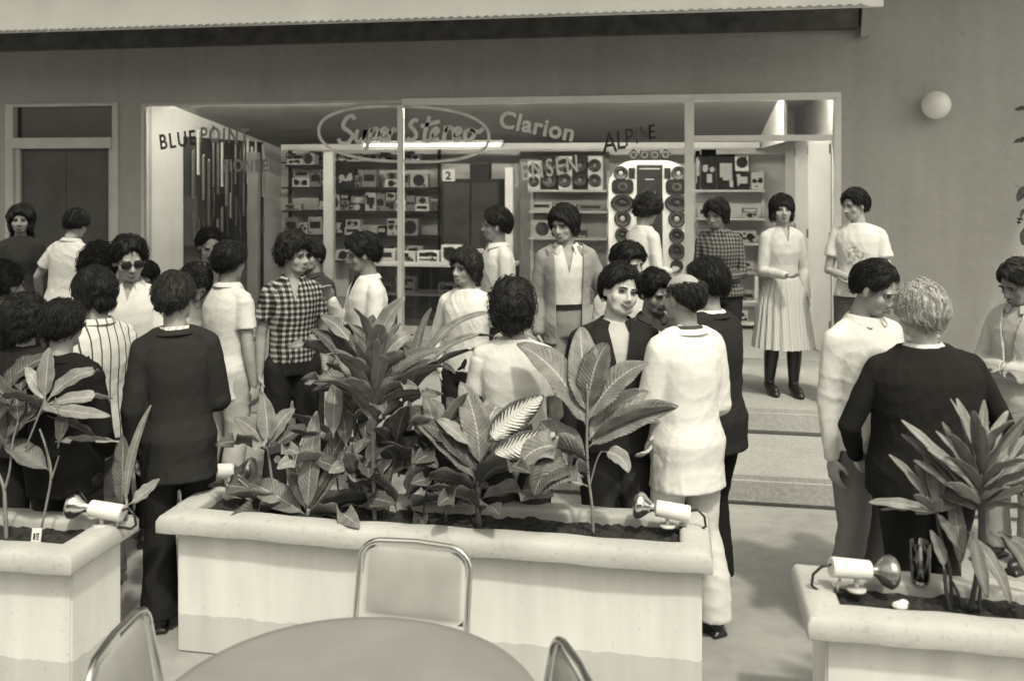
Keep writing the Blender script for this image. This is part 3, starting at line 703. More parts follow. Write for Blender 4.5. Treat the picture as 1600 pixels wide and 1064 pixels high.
# left door
dr = empty('double_door', (DX0, WY, 0), 0, 'dark double door in a white frame with a transom pane, left of the shop window', 'door')
def ld(o): o.matrix_parent_inverse = Matrix.Translation((-DX0, -WY, 0)); return o
zt0, zt1 = wz(100, 217, WY), wz(100, 231, WY)
g = G(); Y0, Y1 = WY-.025, WY+.10
g.bx(DX0, DX0+.10, Y0, Y1, .15, DZT); g.bx(DX1-.07, DX1, Y0, Y1, .15, DZT); g.bx(DX0+.1, DX1-.07, Y0, Y1, DZT-.035, DZT); g.bx(DX0+.1, DX1-.07, Y0-.01, Y1, zt1-.01, zt0+.01)
g.bx(DX0+.1, DX0+.16, Y0+.03, Y1, .15, zt1-.01); g.bx(DX1-.13, DX1-.07, Y0+.03, Y1, .15, zt1-.01)
ld(g.build('door_frame', M_WHITED, dr, bevel=.004))
g = G(); g.bx(DX0+.1, DX1-.07, WY+.05, WY+.056, zt0+.012, DZT-.036); ld(g.build('transom_pane', mat('dark_glass', .04, .08, .1, spec=.5), dr))
xm = (DX0+DX1)/2+.02
for a, b in ((DX0+.162, xm-.003), (xm+.003, DX1-.132)):
    g = G(); g.bx(a, b, WY+.04, WY+.08, .16, zt1-.013); o = ld(g.build('door_leaf', M_DOOR, dr))
    g = G(); s = b-.06 if a < xm-.1 else a+.06; g.cyl((s, WY+.015, 1.2), .012, .05, 'y'); g.ell((s, WY-.01, 1.2), .026); h_ = g.build('handle', M_CHROME, o, smooth=True); h_.matrix_parent_inverse = Matrix.Identity(4)
# shop window frame
wf = empty('shop_window', (XL, WY, FL), 0, 'wide white framed shop window with painted lettering on its panes', 'window')
def lf(o): o.matrix_parent_inverse = Matrix.Translation((-XL, -WY, -FL)); return o
PX1, PX2 = wx(625, WY), wx(1077, WY)
Y0, Y1 = WY-.02, WY+.08
g = G(); g.bx(XL, PX1+.02, WY+.0, Y1, ZT-.03, ZT-.002); lf(g.build('dull_top_rail', M_WHITED, wf))
g = G(); g.bx(PX1+.02, XR-.001, Y0, Y1, ZT-.055, ZT+.01); lf(g.build('top_rail', M_WHITE, wf, bevel=.004))
g = G(); g.bx(XL, XL+.035, Y0+.01, Y1, .15, ZT-.03); lf(g.build('left_jamb', M_WHITED, wf))
g = G(); g.bx(PX1-.024, PX1+.024, Y0, Y1, FL, ZT-.056); lf(g.build('mullion', M_WHITE, wf, bevel=.004))
g = G(); g.bx(PX2-.045, PX2+.045, Y0-.01, Y1, FL, ZT-.056); lf(g.build('door_post', M_WHITE, wf, bevel=.005))
ztr = wz(1190, 216, WY)
g = G(); g.bx(PX2+.045, XR-.07, Y0, Y1, ztr-.028, ztr+.028); lf(g.build('transom_bar', M_WHITE, wf, bevel=.004))
g = G(); g.bx(XR-.07, XR-.001, Y0-.01, Y1, FL, ZT-.056); lf(g.build('right_jamb', M_WHITE, wf, bevel=.005))
g = G(); g.bx(XL+.035, PX2-.045, Y0, Y1, FL-.2, FL+.06); lf(g.build('sill', M_WHITED, wf, bevel=.005))
for a, b in ((XL+.036, PX1-.025), (PX1+.025, PX2-.046)):
    g = G(); g.bx(a, b, WY+.030, WY+.036, FL+.061, ZT-.056); lf(g.build('pane', M_GLASS, wf))
g = G(); g.bx(PX2+.046, XR-.071, WY+.030, WY+.036, ztr+.029, ZT-.056); lf(g.build('transom_pane', M_GLASS, wf))
GY = WY+.024
# lettering on the glass
def text(s, px, py, hpx, mat_, rot=0, shear=0, name='lettering', wide=1.0, Y=GY, parent=wf, bold=.012, spacing=1.0):
    c = bpy.data.curves.new('t', 'FONT'); c.body = s; c.size = 1; c.extrude = .004; c.offset = bold; c.shear = shear; c.space_character = spacing; c.align_x = 'LEFT'
    o = bpy.data.objects.new('t', c); COL.objects.link(o); dg = bpy.context.evaluated_depsgraph_get(); dg.update()
    me = bpy.data.meshes.new_from_object(o.evaluated_get(dg)); bpy.data.objects.remove(o)
    V = vget(me); sc = hpx/F*dist(wx(px, Y), Y)/.73
    V = V*np.array((sc*wide, sc, 1)); a = R(rot)
    X = V[:, 0]*math.cos(a)-V[:, 1]*math.sin(a); Z = V[:, 0]*math.sin(a)+V[:, 1]*math.cos(a)
    W_ = np.stack([X+wx(px, Y), Y+V[:, 2]*.5, Z+wz(px, py, Y)], 1); vset(me, W_)
    return lf(put(name, me, mat_, parent, smooth=False))
M_PDARK = mat('dark_sign_paint', .045, .6, .3, 10); M_PLIGHT = mat('light_sign_paint', .62, .6, .12, 10); M_PMID = mat('faded_sign_paint', .30, .7, .2, 10); M_PGREY = mat('grey_sign_paint', .22, .7, .2, 10)
M_PGREY2 = mat('worn_sign_paint', .10, .7, .4, 30)
M_PLT2 = mat('pale_script_paint', .62, .7, .15, 10)
text('BLUE', 250, 234, 24, M_PDARK, 7, 0, wide=.72, bold=.02, spacing=1.25); text('POINT', 312, 222, 24, M_PGREY, -2, 0, wide=.72, bold=.02, spacing=1.25)
text('PIONEER', 347, 268, 19, M_PGREY, 0, 0, wide=.80, bold=.03, spacing=1.12)
text('Clarion', 778, 198, 27, M_PLIGHT, -11.5, 0, wide=1.0, bold=.028, spacing=1.08)
for i, (ch, x, y, h) in enumerate((('A', 942, 240, 33), ('L', 963, 234, 30), ('P', 976, 229, 28), ('I', 992, 225, 26), ('N', 999, 222, 25), ('E', 1013, 218, 23))): text(ch, x, y, h, M_PDARK if ch in 'ALPE' else M_PGREY2, 8, .12, wide=.75, bold=.01)
text('JENSEN', 805, 284, 28, M_PLIGHT, 9, .1, wide=.68, bold=.012, spacing=1.25)
# the scripted shop name in its double oval, drawn with a brush-like stroke
def stroke(pts, w_px, name='script_stroke', m_=M_PMID, closed=False):
    P = [Vector(p+(0,)) for p in pts]; out = []
    N = len(P)
    for i in range(N if closed else N-1):
        p0, p1, p2, p3 = P[i-1 if (closed or i) else 0], P[i], P[(i+1) % N], P[(i+2) % N if closed else min(i+2, N-1)]
        for k in range(6):
            t = k/6; out.append(.5*((2*p1)+(-p0+p2)*t+(2*p0-5*p1+4*p2-p3)*t*t+(-p0+3*p1-3*p2+p3)*t**3))
    if not closed: out.append(P[-1])
    V = []; n = len(out)
    for i, p in enumerate(out):
        a = out[(i+1) % n] if (closed or i < n-1) else p; b = out[i-1] if (closed or i > 0) else p
        t = (a-b).normalized(); nn = Vector((-t.y, t.x, 0))
        for sgn in (-1, 1):
            q = p+nn*sgn*w_px/2; X = wx(q.x, GY); Z = wz(q.x, q.y, GY); V += [(X, GY-.001, Z), (X, GY+.002, Z)]
    f = []
    for i in range(n if closed else n-1):
        a = i*4; b = ((i+1) % n)*4; f += [(a, b, b+2, a+2), (a+1, a+3, b+3, b+1), (a, a+1, b+1, b), (a+2, b+2, b+3, a+3)]
    return V, f
g = G()
SCR = [  # Super
 [(551, 187), (547, 181), (538, 186), (533, 198), (541, 205), (548, 212), (540, 224), (529, 223), (526, 217)],
 [(556, 203), (553, 216), (557, 222), (565, 214), (568, 203), (566, 216), (570, 222)],
 [(577, 201), (573, 222), (565, 241)], [(577, 207), (584, 201), (588, 207), (583, 217), (576, 217)],
 [(592, 213), (600, 207), (598, 201), (591, 208), (592, 219), (601, 217)],
 [(606, 203), (604, 222)], [(606, 210), (612, 202), (616, 206)],
 # Stereo
 [(650, 190), (644, 188), (638, 196), (645, 205), (647, 214), (639, 220), (633, 216)],
 [(668, 182), (660, 214), (664, 222), (670, 217)], [(654, 198), (684, 190)],
 [(672, 214), (681, 206), (678, 201), (672, 208), (673, 219), (683, 217)],
 [(694, 197), (690, 220)], [(693, 207), (699, 199), (705, 203)],
 [(706, 214), (716, 206), (713, 200), (706, 208), (708, 219), (718, 216)],
 [(734, 203), (725, 206), (724, 217), (732, 219), (738, 210), (734, 203), (744, 207), (752, 201)]]
SCR = [[(p[0]+3, p[1]) for p in s] for s in SCR]
for s_ in SCR: g.add(*stroke(s_, 6.2))
lf(g.build('script_lettering', M_PLT2, wf))
g = G()
def oval(sx_, sy_, rx, ry): return [(sx_+math.copysign(abs(math.cos(a))**.78, math.cos(a))*rx, sy_+math.copysign(abs(math.sin(a))**.9, math.sin(a))*ry + (math.cos(a)*rx)*.035) for a in [2*math.pi*i/36 for i in range(36)]]
g.add(*stroke(oval(631, 210, 133, 43), 4.5, closed=True)); lf(g.build('oval_outline', M_PLT2, wf))

# ------------------------------------------------------------------ inside the shop
def bplane(px, py, Y): return wx(px, Y), wz(px, py, Y)
def boxy(px0, py0, px1, py1, Y, depth, g, th=None):
    x0, x1 = wx(px0, Y), wx(px1, Y); z1 = wz((px0+px1)/2, py0, Y); z0 = wz((px0+px1)/2, py1, Y); g.bx(x0, x1, Y, Y+depth, z0, z1); return x0, x1, z0, z1
# added glowing tube, standing in for the pale ceiling trim strip
def lit(name, k):
    e = bpy.data.materials.new(name); e.use_nodes = True; p = e.node_tree.nodes['Principled BSDF']; p.inputs['Emission Color'].default_value = (*TINT, 1); p.inputs['Emission Strength'].default_value = k; return e
FILL_GLOW = lit('window_fill_glow', 85)  # glow of the unseen tubes added to brighten the shop interior
def trim_glow(px0, px1, py, Y, label):
    x0, x1, z = wx(px0, Y), wx(px1, Y), wz((px0+px1)/2, py, Y)
    t = empty('added_light', ((x0+x1)/2, Y, z), 0, label, 'added light'); L = x1-x0
    e = bpy.data.materials.get('added_tube')
    if not e:
        e = bpy.data.materials.new('added_tube'); e.use_nodes = True; p = e.node_tree.nodes['Principled BSDF']; p.inputs['Emission Color'].default_value = (*TINT, 1); p.inputs['Emission Strength'].default_value = 2.2
    g = G(); g.cyl((0, 0, 0), .018, L-.06, 'x'); g.build('added_tube', e, t)
    g = G(); g.bx(-L/2, L/2, -.03, .03, .022, .06); g.bx(-L/2, -L/2+.03, -.02, .02, -.02, .022); g.bx(L/2-.03, L/2, -.02, .02, -.02, .022); g.build('tube_batten', M_INW, t)
trim_glow(566, 786, 227, 11.7, 'added glowing tube standing in for the pale trim strip behind the oval lettering')
for px0, px1, nm_ in ((300, 560, 'left'), (660, 860, 'middle'), (880, 1290, 'right')):
    x0, x1 = wx(px0, 9.45), wx(px1, 9.45); t = empty('added_light', ((x0+x1)/2, 9.45, 2.93), 0, 'added fill tube hidden behind the window top rail, the %s one of three' % nm_, 'added light'); L = x1-x0
    g = G(); g.cyl((0, 0, 0), .016, L, 'x'); g.build('added_tube', FILL_GLOW, t)
# pegboard with hanging aerials on the left interior wall
PY0, PY1 = 9.98, 12.05
pb = empty('pegboard', (XL+.02, (PY0+PY1)/2, 1.6), 0, 'dark pegboard on the left interior wall of the shop', 'board')
g = G(); g.bx(-.015, .015, -(PY1-PY0)/2, (PY1-PY0)/2, -1.1, cz(PY1)-1.62); 
V = np.array([(x, y, z) for x in (-.015, .015) for y, z in ((-(PY1-PY0)/2, cz(PY0)-1.61), ((PY1-PY0)/2, cz(PY1)-1.61))]); g.build('board', M_DARK, pb)
M_STEEL = mat('polished_steel', .6, .25, .1, metal=1)
for row, (za, zb, L0, L1) in enumerate(((2.25, 2.75, .5, .9), (1.55, 1.95, .25, .5))):
    for i in range(17):
        y = PY0+.10+i*(PY1-PY0-.2)/16; z1 = min(za+rnd.random()*(zb-za), cz(y)-.06); L = rnd.uniform(L0, L1)
        t = empty('car_aerial', (XL+.075, y, z1), 0, 'packaged car aerial, %s from the left in the %s row of the pegboard' % ((['first', 'second', 'third', 'fourth', 'fifth', 'sixth', 'seventh', 'eighth', 'ninth', 'tenth', 'eleventh', 'twelfth', 'thirteenth', 'fourteenth', 'fifteenth', 'sixteenth', 'seventeenth'][i]), ('upper', 'lower')[row]), 'aerial', 'aerials hanging on the pegboard')
        g = G(); wd = rnd.uniform(.012, .035); g.bx(-.006, .006, -wd, wd, -L, 0); g.build('packet', [M_STEEL, M_GREY, M_WHITED, M_DARK, M_WHITE][rnd.randrange(5)], t)
        g = G(); g.cyl((.012, 0, -L*.5), .004, L*.9, 'z', 8); g.tube([(-.05, 0, .02), (0, 0, .02), (.01, 0, 0)], .003, 6); g.build('rod', M_STEEL, t)
def shelfunit(label, px0, px1, Y, levels, depth, pys=None, uprights=True, mt=None, name='shelf_unit'):
    x0, x1 = wx(px0, Y), wx(px1, Y); zs = [wz((px0+px1)/2, p, Y) for p in levels]
    t = empty(name, ((x0+x1)/2, Y, FL), 0, label, 'shelf')
    for z in zs:
        g = G(); g.bx(x0-(x0+x1)/2, x1-(x0+x1)/2, 0, depth, z-FL-.025, z-FL); g.build('shelf', mt or M_DARK, t)
    if uprights:
        for x in (x0, x1):
            g = G(); g.bx(x-(x0+x1)/2-.02, x-(x0+x1)/2+.02, depth-.03, depth+.01, 0, max(zs)-FL+.25); g.build('upright', mt or M_DARK, t)
    return x0, x1, zs
ORD = ['','','','']*0+['first', 'second', 'third', 'fourth', 'fifth', 'sixth', 'seventh', 'eighth', 'ninth', 'tenth', 'eleventh', 'twelfth', 'thirteenth', 'fourteenth', 'fifteenth', 'sixteenth', 'seventeenth', 'eighteenth', 'nineteenth', 'twentieth', 'twenty-first', 'twenty-second', 'twenty-third', 'twenty-fourth', 'twenty-fifth', 'twenty-sixth', 'twenty-seventh', 'twenty-eighth', 'twenty-ninth', 'thirtieth']+['last']*20
TONE = ['grey', 'off white', 'dark', 'white', 'faded grey', 'silver']
BOXN = {}
def stereo_box(x, y, z, w_, h_, d_, style, label, group, rz=0.):
    if label.startswith('*'):
        n_ = BOXN.get(group, 0); BOXN[group] = n_+1; label = '%s boxed stereo, %s from the left %s' % (TONE[style % 6], ORD[n_], label[1:])
    t = empty('boxed_stereo', (x, y, z+.003), rz, label, 'box', group)
    mt = [M_GREY, M_WHITED, M_DARK, M_WHITE, M_PGREY, M_TIN][style % 6]
    g = G(); g.bx(-w_/2, w_/2, -d_/2, d_/2, 0, h_); g.build('carton', mt, t, bevel=.003, seg=1)
    m2 = M_DARK if style % 6 in (1, 3, 5, 0) else M_WHITED; g = G(); yf = -d_/2-.004
    k = rnd.randrange(4)
    if k == 0: g.bx(-w_*.38, w_*.38, yf, yf+.004, h_*.35, h_*.75); g.m = 0
    elif k == 1:
        for s in (-1, 1): g.cyl((s*w_*.24, yf+.002, h_*.5), min(w_*.18, h_*.32), .006, 'y', 16)
    elif k == 2: g.bx(-w_*.4, w_*.1, yf, yf+.004, h_*.5, h_*.85); g.bx(-w_*.4, w_*.4, yf, yf+.004, h_*.15, h_*.28)
    else: g.cyl((0, yf+.002, h_*.5), min(w_, h_)*.36, .006, 'y', 18); g.ring((0, yf-.002, h_*.5), min(w_, h_)*.40, .006, 'y', 16, 5)
    for _ in range(rnd.randrange(2, 6)):
        pw, ph_ = rnd.uniform(.1, .45)*w_, rnd.uniform(.05, .25)*h_; px_, pz = rnd.uniform(-.45, .45)*(w_-pw), rnd.uniform(.05, .9)*(h_-ph_); yy = yf-.0015*(_+1)
        g.bx(px_-pw/2, px_+pw/2, yy, yy+.001, pz, pz+ph_)
    g.build('printed_panel', m2, t); return t
def fill(x0, x1, y, z, hmax, label, group, wr=(.08, .26), gap=.02, skip=.08):
    x = x0+.03
    while x < x1-.1:
        w_ = rnd.uniform(*wr); 
        if x+w_ > x1-.02: break
        if rnd.random() > skip:
            h_ = rnd.choice((rnd.uniform(.3, .6), rnd.uniform(.6, .97)))*hmax; stereo_box(x+w_/2, y, z, w_, h_, .16, rnd.choice((0, 1, 1, 2, 3, 3, 5)), label, group, rnd.uniform(-.06, .06))
            if h_ < hmax*.55 and rnd.random() < .6: stereo_box(x+w_/2, y+.01, z+h_+.004, w_*.9, hmax*.35, .14, rnd.randrange(6), label, group, rnd.uniform(-.08, .08))
        x += w_+rnd.uniform(.005, gap)
x0, x1, zs = shelfunit('dark five tier wall shelving of boxed radios behind the grey posts', 440, 678, 12.3, (253, 293, 330, 368, 408), .3)
nm = ['top', 'second', 'third', 'fourth', 'lowest']
for i, z in enumerate(zs): fill(x0, x1, 12.42, z, .28 if i else .17, '*on the %s tier of dark shelving' % nm[i], 'boxed radios on the %s dark shelf' % nm[i])
x0, x1, zs = shelfunit('small dark side shelf above the main radio shelves', 445, 500, 12.05, (258,), .25, uprights=False)
fill(x0, x1, 12.12, zs[0], .2, '*on the small side shelf', 'boxes on the small side shelf', (.16, .26))
# grey and pale display posts just behind the glass
for i, (pa, pb_, ya, lab, mt) in enumerate(((386, 402, 238, 'grey display post nearest the hanging aerials', M_GREY), (505, 520, 238, 'pale display post in front of the radio shelves', M_WHITED), (789, 801, 262, 'white post beside the dark shop doorway', M_WHITE))):
    Y = (11.0, 11.1, 11.3)[i]; a, b = wx(pa, Y), wx(pb_, Y); zt_ = min(wz(pa, ya, Y), cz(Y)-.01)
    g = G(); g.bx(-(b-a)/2, (b-a)/2, 0, .09, 0, zt_-FL); 
    o = g.build('display_post', mt, bevel=.004); o.location = ((a+b)/2, Y, FL); tag(o, lab, 'post')
# dark inner doorway with card
Y = 12.0
t = empty('dark_cabinet', ((wx(690, Y)+wx(782, Y))/2, Y, FL), 0, 'tall dark cabinet with a white number card at the back of the shop', 'cabinet')
hw = (wx(782, Y)-wx(690, Y))/2; zt_ = wz(735, 280, Y)-FL
g = G(); g.bx(-hw, hw, 0, .35, 0, zt_); g.build('cabinet_body', M_DARK, t, bevel=.006)
for s in (-1, 1):
    g = G(); g.bx(min(s*.01, s*(hw-.03)), max(s*.01, s*(hw-.03)), -.018, -.001, .1, zt_-.05); g.build('cabinet_door', mat('cabinet_door', .055, .4, .2, 4), t, bevel=.004)
g = G(); g.bx(-hw+.02, -hw+.19, -.028, -.02, zt_+-.03, zt_+.13); o = g.build('number_card', M_WHITE, t)
c = bpy.data.curves.new('t', 'FONT'); c.body = '2'; c.size = .15; c.extrude = .002; c.offset = .004; o = bpy.data.objects.new('t', c); COL.objects.link(o); dg = bpy.context.evaluated_depsgraph_get(); dg.update()
me = bpy.data.meshes.new_from_object(o.evaluated_get(dg)); bpy.data.objects.remove(o); V = vget(me); vset(me, np.stack([V[:, 0]-hw+.06, -.031+V[:, 2], V[:, 1]+zt_-.005], 1)); put('card_number', me, M_DARK, t, smooth=False)
g = G(); g.bx(-.13, .13, -.09, .09, 0, .20); g.bx(-.1, .1, -.093, -.088, .03, .17); o = g.build('small_loudspeaker', M_DARK); o.location = (wx(747, Y), Y+.17, FL+zt_+.003); tag(o, 'small black loudspeaker on top of the dark cabinet', 'speaker')
# grey back panel and speaker shelves
Y = 12.1
g = G(); a, b = wx(812, Y+.3), wx(952, Y+.3); g.bx(-(b-a)/2, (b-a)/2, 0, .04, 0, wz(880, 236, Y)-FL); o = g.build('back_panel', mat('tan_panel', .30, .6, .08, 3)); o.location = ((a+b)/2, Y+.31, FL); tag(o, 'plain mid grey panel behind the shelf of loudspeakers', 'panel')
x0, x1, zs = shelfunit('white shelves of loudspeakers between white post and speaker arch', 826, 948, Y, (297, 330, 372), .3, mt=M_INW)
def speaker_cone(g, c, r, sq=1.0, dust=1):
    """dark cone with pale surround facing -y"""
    g.m = 0; g.ring(c, (r, r*sq), r*.10, 'y', 26, 6)
    n = 26; cx, cy, cz_ = c; V = [(cx+math.cos(2*math.pi*i/n)*r*.95, cy, cz_+math.sin(2*math.pi*i/n)*r*.95*sq) for i in range(n)]+[(cx+math.cos(2*math.pi*i/n)*r*.3, cy+.022, cz_+math.sin(2*math.pi*i/n)*r*.3*sq) for i in range(n)]
    g.m = 0; g.add(V, [(i, (i+1) % n, n+(i+1) % n, n+i) for i in range(n)]+[tuple(range(n, 2*n))])
    g.m = dust; g.ell((cx, cy+.014, cz_), (r*.34, .012, r*.34*sq), n=14, k=8); g.m = 1; g.ring((cx, cy-.002, cz_), (r*.80, r*.80*sq), r*.022, 'y', 24, 5); g.m = 0
spk = ((834, 20, .0), (858, 30, 1), (882, 26, 0), (906, 26, 1), (929, 24, 1))
for i, (px, wpx, dk) in enumerate(spk):
    wd = wpx/F*12.3; t = empty('loudspeaker', (wx(px, Y), Y+.12, zs[0]+.003), 0, ['narrow pale loudspeaker at the left end of the speaker shelf', 'dark loudspeaker second from left on the speaker shelf', 'white loudspeaker in the middle of the speaker shelf', 'large dark twin cone loudspeaker on the speaker shelf', 'white cased twin cone loudspeaker at the right end of the speaker shelf'][i], 'speaker')
    hh = .44 if i else .38; g = G(); g.bx(-wd/2, wd/2, -.09, .09, 0, hh); g.build('case', M_DARK if dk and i != 4 else M_WHITE, t, bevel=.004)
    for z in (hh*.28, hh*.72):
        g = G(); speaker_cone(g, (0, -.118, z), wd*.38); g.build('cone', [M_BLKPL, M_GREY], t, smooth=True)
for i in (1, 2): fill(x0, x1, Y+.12, zs[i], (.13, .26)[i-1], '*on the %s shelf by the arch' % ('middle', 'lower')[i-1], 'boxed stereos on the %s white shelf' % ('middle', 'lower')[i-1], (.16, .34))
# right-hand shelves seen through the open door
Y = 12.25
x0, x1, zs = shelfunit('white shelves with tall dark boxes seen through the open shop door', 1086, 1196, Y, (297, 341, 380, 425), .35, mt=M_INW)
for i, (pa, pb_, pt, dk) in enumerate(((1087, 1094, 236, 2), (1096, 1119, 234, 2), (1122, 1147, 242, 2), (1149, 1170, 241, 3), (1150, 1171, 270, 2), (1174, 1194, 270, 1))):
    if i == 3: zb = 268
    else: zb = 297
    a, b = wx(pa, Y), wx(pb_, Y); z0_, z1_ = wz(pa, zb, Y), wz(pa, pt, Y)
    stereo_box((a+b)/2, Y+.12, z0_, b-a, z1_-z0_, .16, dk, ['thin dark box against the left end of the doorway shelf', 'tall dark box on the top doorway shelf beside the thin one', 'tall striped dark box on the top doorway shelf', 'white box standing on the small dark box', 'small square dark box under the white box', 'grey picture box at the right of the top doorway shelf'][i], 'boxes on the top doorway shelf')
for i in (1, 2, 3): fill(x0, x1, Y+.12, zs[i], (.0, .17, .22, .24)[i], '*on %s tier seen through the door' % ('', 'the second', 'the third', 'the lowest')[i], 'boxes on tier %d of the doorway shelves' % (i+1), (.18, .32), skip=.2)
x0, x1, zs = shelfunit('low white shelf of magazines and boxes behind the checked shirt woman', 1150, 1185, 10.8, (470, 505, 560), .3, mt=M_INW)
for i in range(3): fill(x0, x1, 10.92, zs[i], .18, '*on the %s tier of the low shelf' % ('upper', 'middle', 'lower')[i], 'boxes on the low white shelf', (.1, .2))
# counter with boxes in front of the shelving
CY = 10.4; a, b = wx(545, CY), wx(800, CY); cth = .72
ct = empty('display_counter', ((a+b)/2, CY, FL), 0, 'long glass fronted counter inside the shop window', 'counter'); hw = (b-a)/2
g = G(); g.bx(-hw, hw, 0, .5, cth-.04, cth); g.build('counter_top', M_INW, ct, bevel=.005)
g = G(); g.bx(-hw, hw, .47, .5, 0, cth-.041); g.bx(-hw, -hw+.03, 0, .469, 0, cth-.041); g.bx(hw-.03, hw, 0, .469, 0, cth-.041); g.build('counter_case', M_DARK, ct)
g = G(); g.bx(-hw+.03, hw-.03, .02, .46, cth*.5-.02, cth*.5); g.build('counter_shelf', M_INW, ct)
g = G(); g.bx(-hw+.03, hw-.03, .005, .011, 0, cth-.042); g.build('front_pane', M_GLASS, ct)
fill(a, b, CY+.22, FL+cth, .26, '*on top of the shop counter', 'boxes standing on the counter', (.14, .3), .12, .15)
fill(a+.04, b-.04, CY+.2, FL+cth*.5, .2, '*inside the glass counter', 'boxes inside the counter', (.16, .26), .04, .1)
# small vase plant by the posts
# ---- arched speaker display
Y = 10.6; x0, x1 = wx(951, Y), wx(1080, Y); zt_ = wz(1015, 251, Y); xc_ = (x0+x1)/2; hw = (x1-x0)/2
ar = empty('speaker_display', (xc_, Y, FL), 0, 'arched white display board set with two columns of round speakers', 'display')
H_ = zt_-FL; rr_ = .30; poly = [(-hw, 0), (hw, 0)]+[(hw-rr_+rr_*math.cos(a), H_-rr_+rr_*math.sin(a)) for a in [math.pi/2*i/10 for i in range(11)]]+[(-hw+rr_-rr_*math.sin(a), H_-rr_+rr_*math.cos(a)) for a in [math.pi/2*i/10 for i in range(11)]]
g = G(); g.prism(poly, 0, .06); g.build('board', mat('bright_white_board', .88, .5, .02), ar)
cw = hw*.31; g = G(); g.bx(-cw, cw, -.02, -.002, .2, H_-.05); g.build('centre_panel', M_DARK, ar)
g = G()
for z, w_ in ((H_-.10, .19), (H_-.22, .08), (H_-.36, .12)): g.bx(-w_/2*1.2, w_/2*1.2, -.026, -.021, z, z+.012)
g.bx(-cw, cw, -.028, -.021, H_-.055, H_-.042); g.build('panel_print', M_WHITED, ar)
pyl = [(271, 'c', 11), (292, 'q', 17), (318, 'o', 17), (342, 'c', 13), (368, 'd', 12), (392, 'd', 13), (415, 'd', 10), (440, 'c', 11), (466, 'c', 12), (492, 'd', 12)]
for s in (-1, 1):
    for py, ty, r in pyl:
        z = wz(1015, py, Y)-FL; rad = r/F*10.55; xx = s*hw*.655; g = G()
        if ty == 'c' and r == 11: xx = s*hw*.70
        if ty in ('c', 'd'): speaker_cone(g, (xx, -.030, z), rad*.92, 1.0, 1 if ty == 'c' else 0)
        elif ty == 'o': speaker_cone(g, (xx, -.030, z), rad, .74, 0)
        else: g.loft([(0, 0, 0, rad, rad*.68), (0, 0, .02, rad, rad*.68)], n=28, e=4, M=Matrix.Translation((xx, -.002, z)) @ Matrix.Rotation(R(90), 4, 'X')); g.m = 1; g.ring((xx, -.024, z), (rad*.35, rad*.3), .004, 'y', 16, 5)
        g.build('mounted_speaker', [M_BLKPL, M_TIN if ty == 'c' else M_GREY], ar, smooth=(ty != 'q'))
    g = G(); z = wz(1015, 271, Y)-FL; g.bx(s*hw*.43-.035, s*hw*.43+.035, -.02, -.002, z-.06, z+.06); g.build('tweeter', M_BLKPL, ar)
for i, (px, ty) in enumerate(((990, 0), (1007, 1), (1023, 1), (1040, 0))):
    t = empty('small_speaker', (wx(px, Y), Y+.03, zt_+.003), 0, ['left diamond shaped tweeter on top of the speaker arch', 'left square tweeter on top of the speaker arch', 'right square tweeter on top of the speaker arch', 'right diamond shaped tweeter on top of the speaker arch'][i], 'speaker')
    g = G(); s = .055
    if ty: g.bx(-s, s, -.03, .03, 0, 2*s)
    else: g.prism([(0, 0), (s*1.2, s*1.2), (0, 2.4*s), (-s*1.2, s*1.2)], -.03, .03)
    g.build('tweeter_case', M_BLKPL, t); g = G(); g.ring((0, -.031, s*1.1), s*.6, .006, 'y', 16, 5); g.build('tweeter_ring', M_GREY, t)
# folding door leaves against the right wall
fd = empty('folding_door', (XR-.025, WY+.2, FL), 0, 'white folding door panels pushed back inside the shop entrance', 'door')
for i in range(5):
    a = (-.16 if i % 2 else -.02, i*.52); b = (-.02 if i % 2 else -.16, i*.52+.50)
    dx_, dy_ = b[0]-a[0], b[1]-a[1]; ln = math.hypot(dx_, dy_); nx, ny = -dy_/ln*.018, dx_/ln*.018
    V = [(a[0]+s*nx, a[1]+s*ny, z) for s in (-1, 1) for z in (.01, 2.15)]+[(b[0]+s*nx, b[1]+s*ny, z) for s in (-1, 1) for z in (.01, 2.15)]
    g = G(); g.add(V, [(0, 1, 3, 2), (4, 6, 7, 5), (0, 4, 5, 1), (2, 3, 7, 6), (0, 2, 6, 4), (1, 5, 7, 3)]); o = g.build('door_panel', M_INW, fd)
    g = G()
    for z in (.3, 1.15, 2.0): g.cyl((a[0]-.025, a[1], z), .01, .09, 'z', 8)
    g.build('hinge', M_GREY, o)
# ------------------------------------------------------------------ planters
M_PLAN, q = newmat('planter_white_paint', .75, .25); vec, sx = q.obj()
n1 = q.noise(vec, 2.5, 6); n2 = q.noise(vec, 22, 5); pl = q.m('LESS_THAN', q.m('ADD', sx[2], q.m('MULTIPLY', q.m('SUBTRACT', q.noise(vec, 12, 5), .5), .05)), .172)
mps = q.n('ShaderNodeMapping'); mps.inputs['Scale'].default_value = (7, 7, .8); q.link(vec, mps.inputs[0]); stn = q.noise(mps.outputs[0], 1.5, 6)
spl = q.m('MULTIPLY', q.m('GREATER_THAN', q.noise(vec, 55, 2), .70), .12)
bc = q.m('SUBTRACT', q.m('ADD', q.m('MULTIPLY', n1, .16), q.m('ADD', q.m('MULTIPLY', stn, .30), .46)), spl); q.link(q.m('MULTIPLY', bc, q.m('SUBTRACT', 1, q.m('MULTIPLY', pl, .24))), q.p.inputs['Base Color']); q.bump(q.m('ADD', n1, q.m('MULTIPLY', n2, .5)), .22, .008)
M_RIM, q = newmat('planter_cement_lip', .8, .25); vec, sx = q.obj()
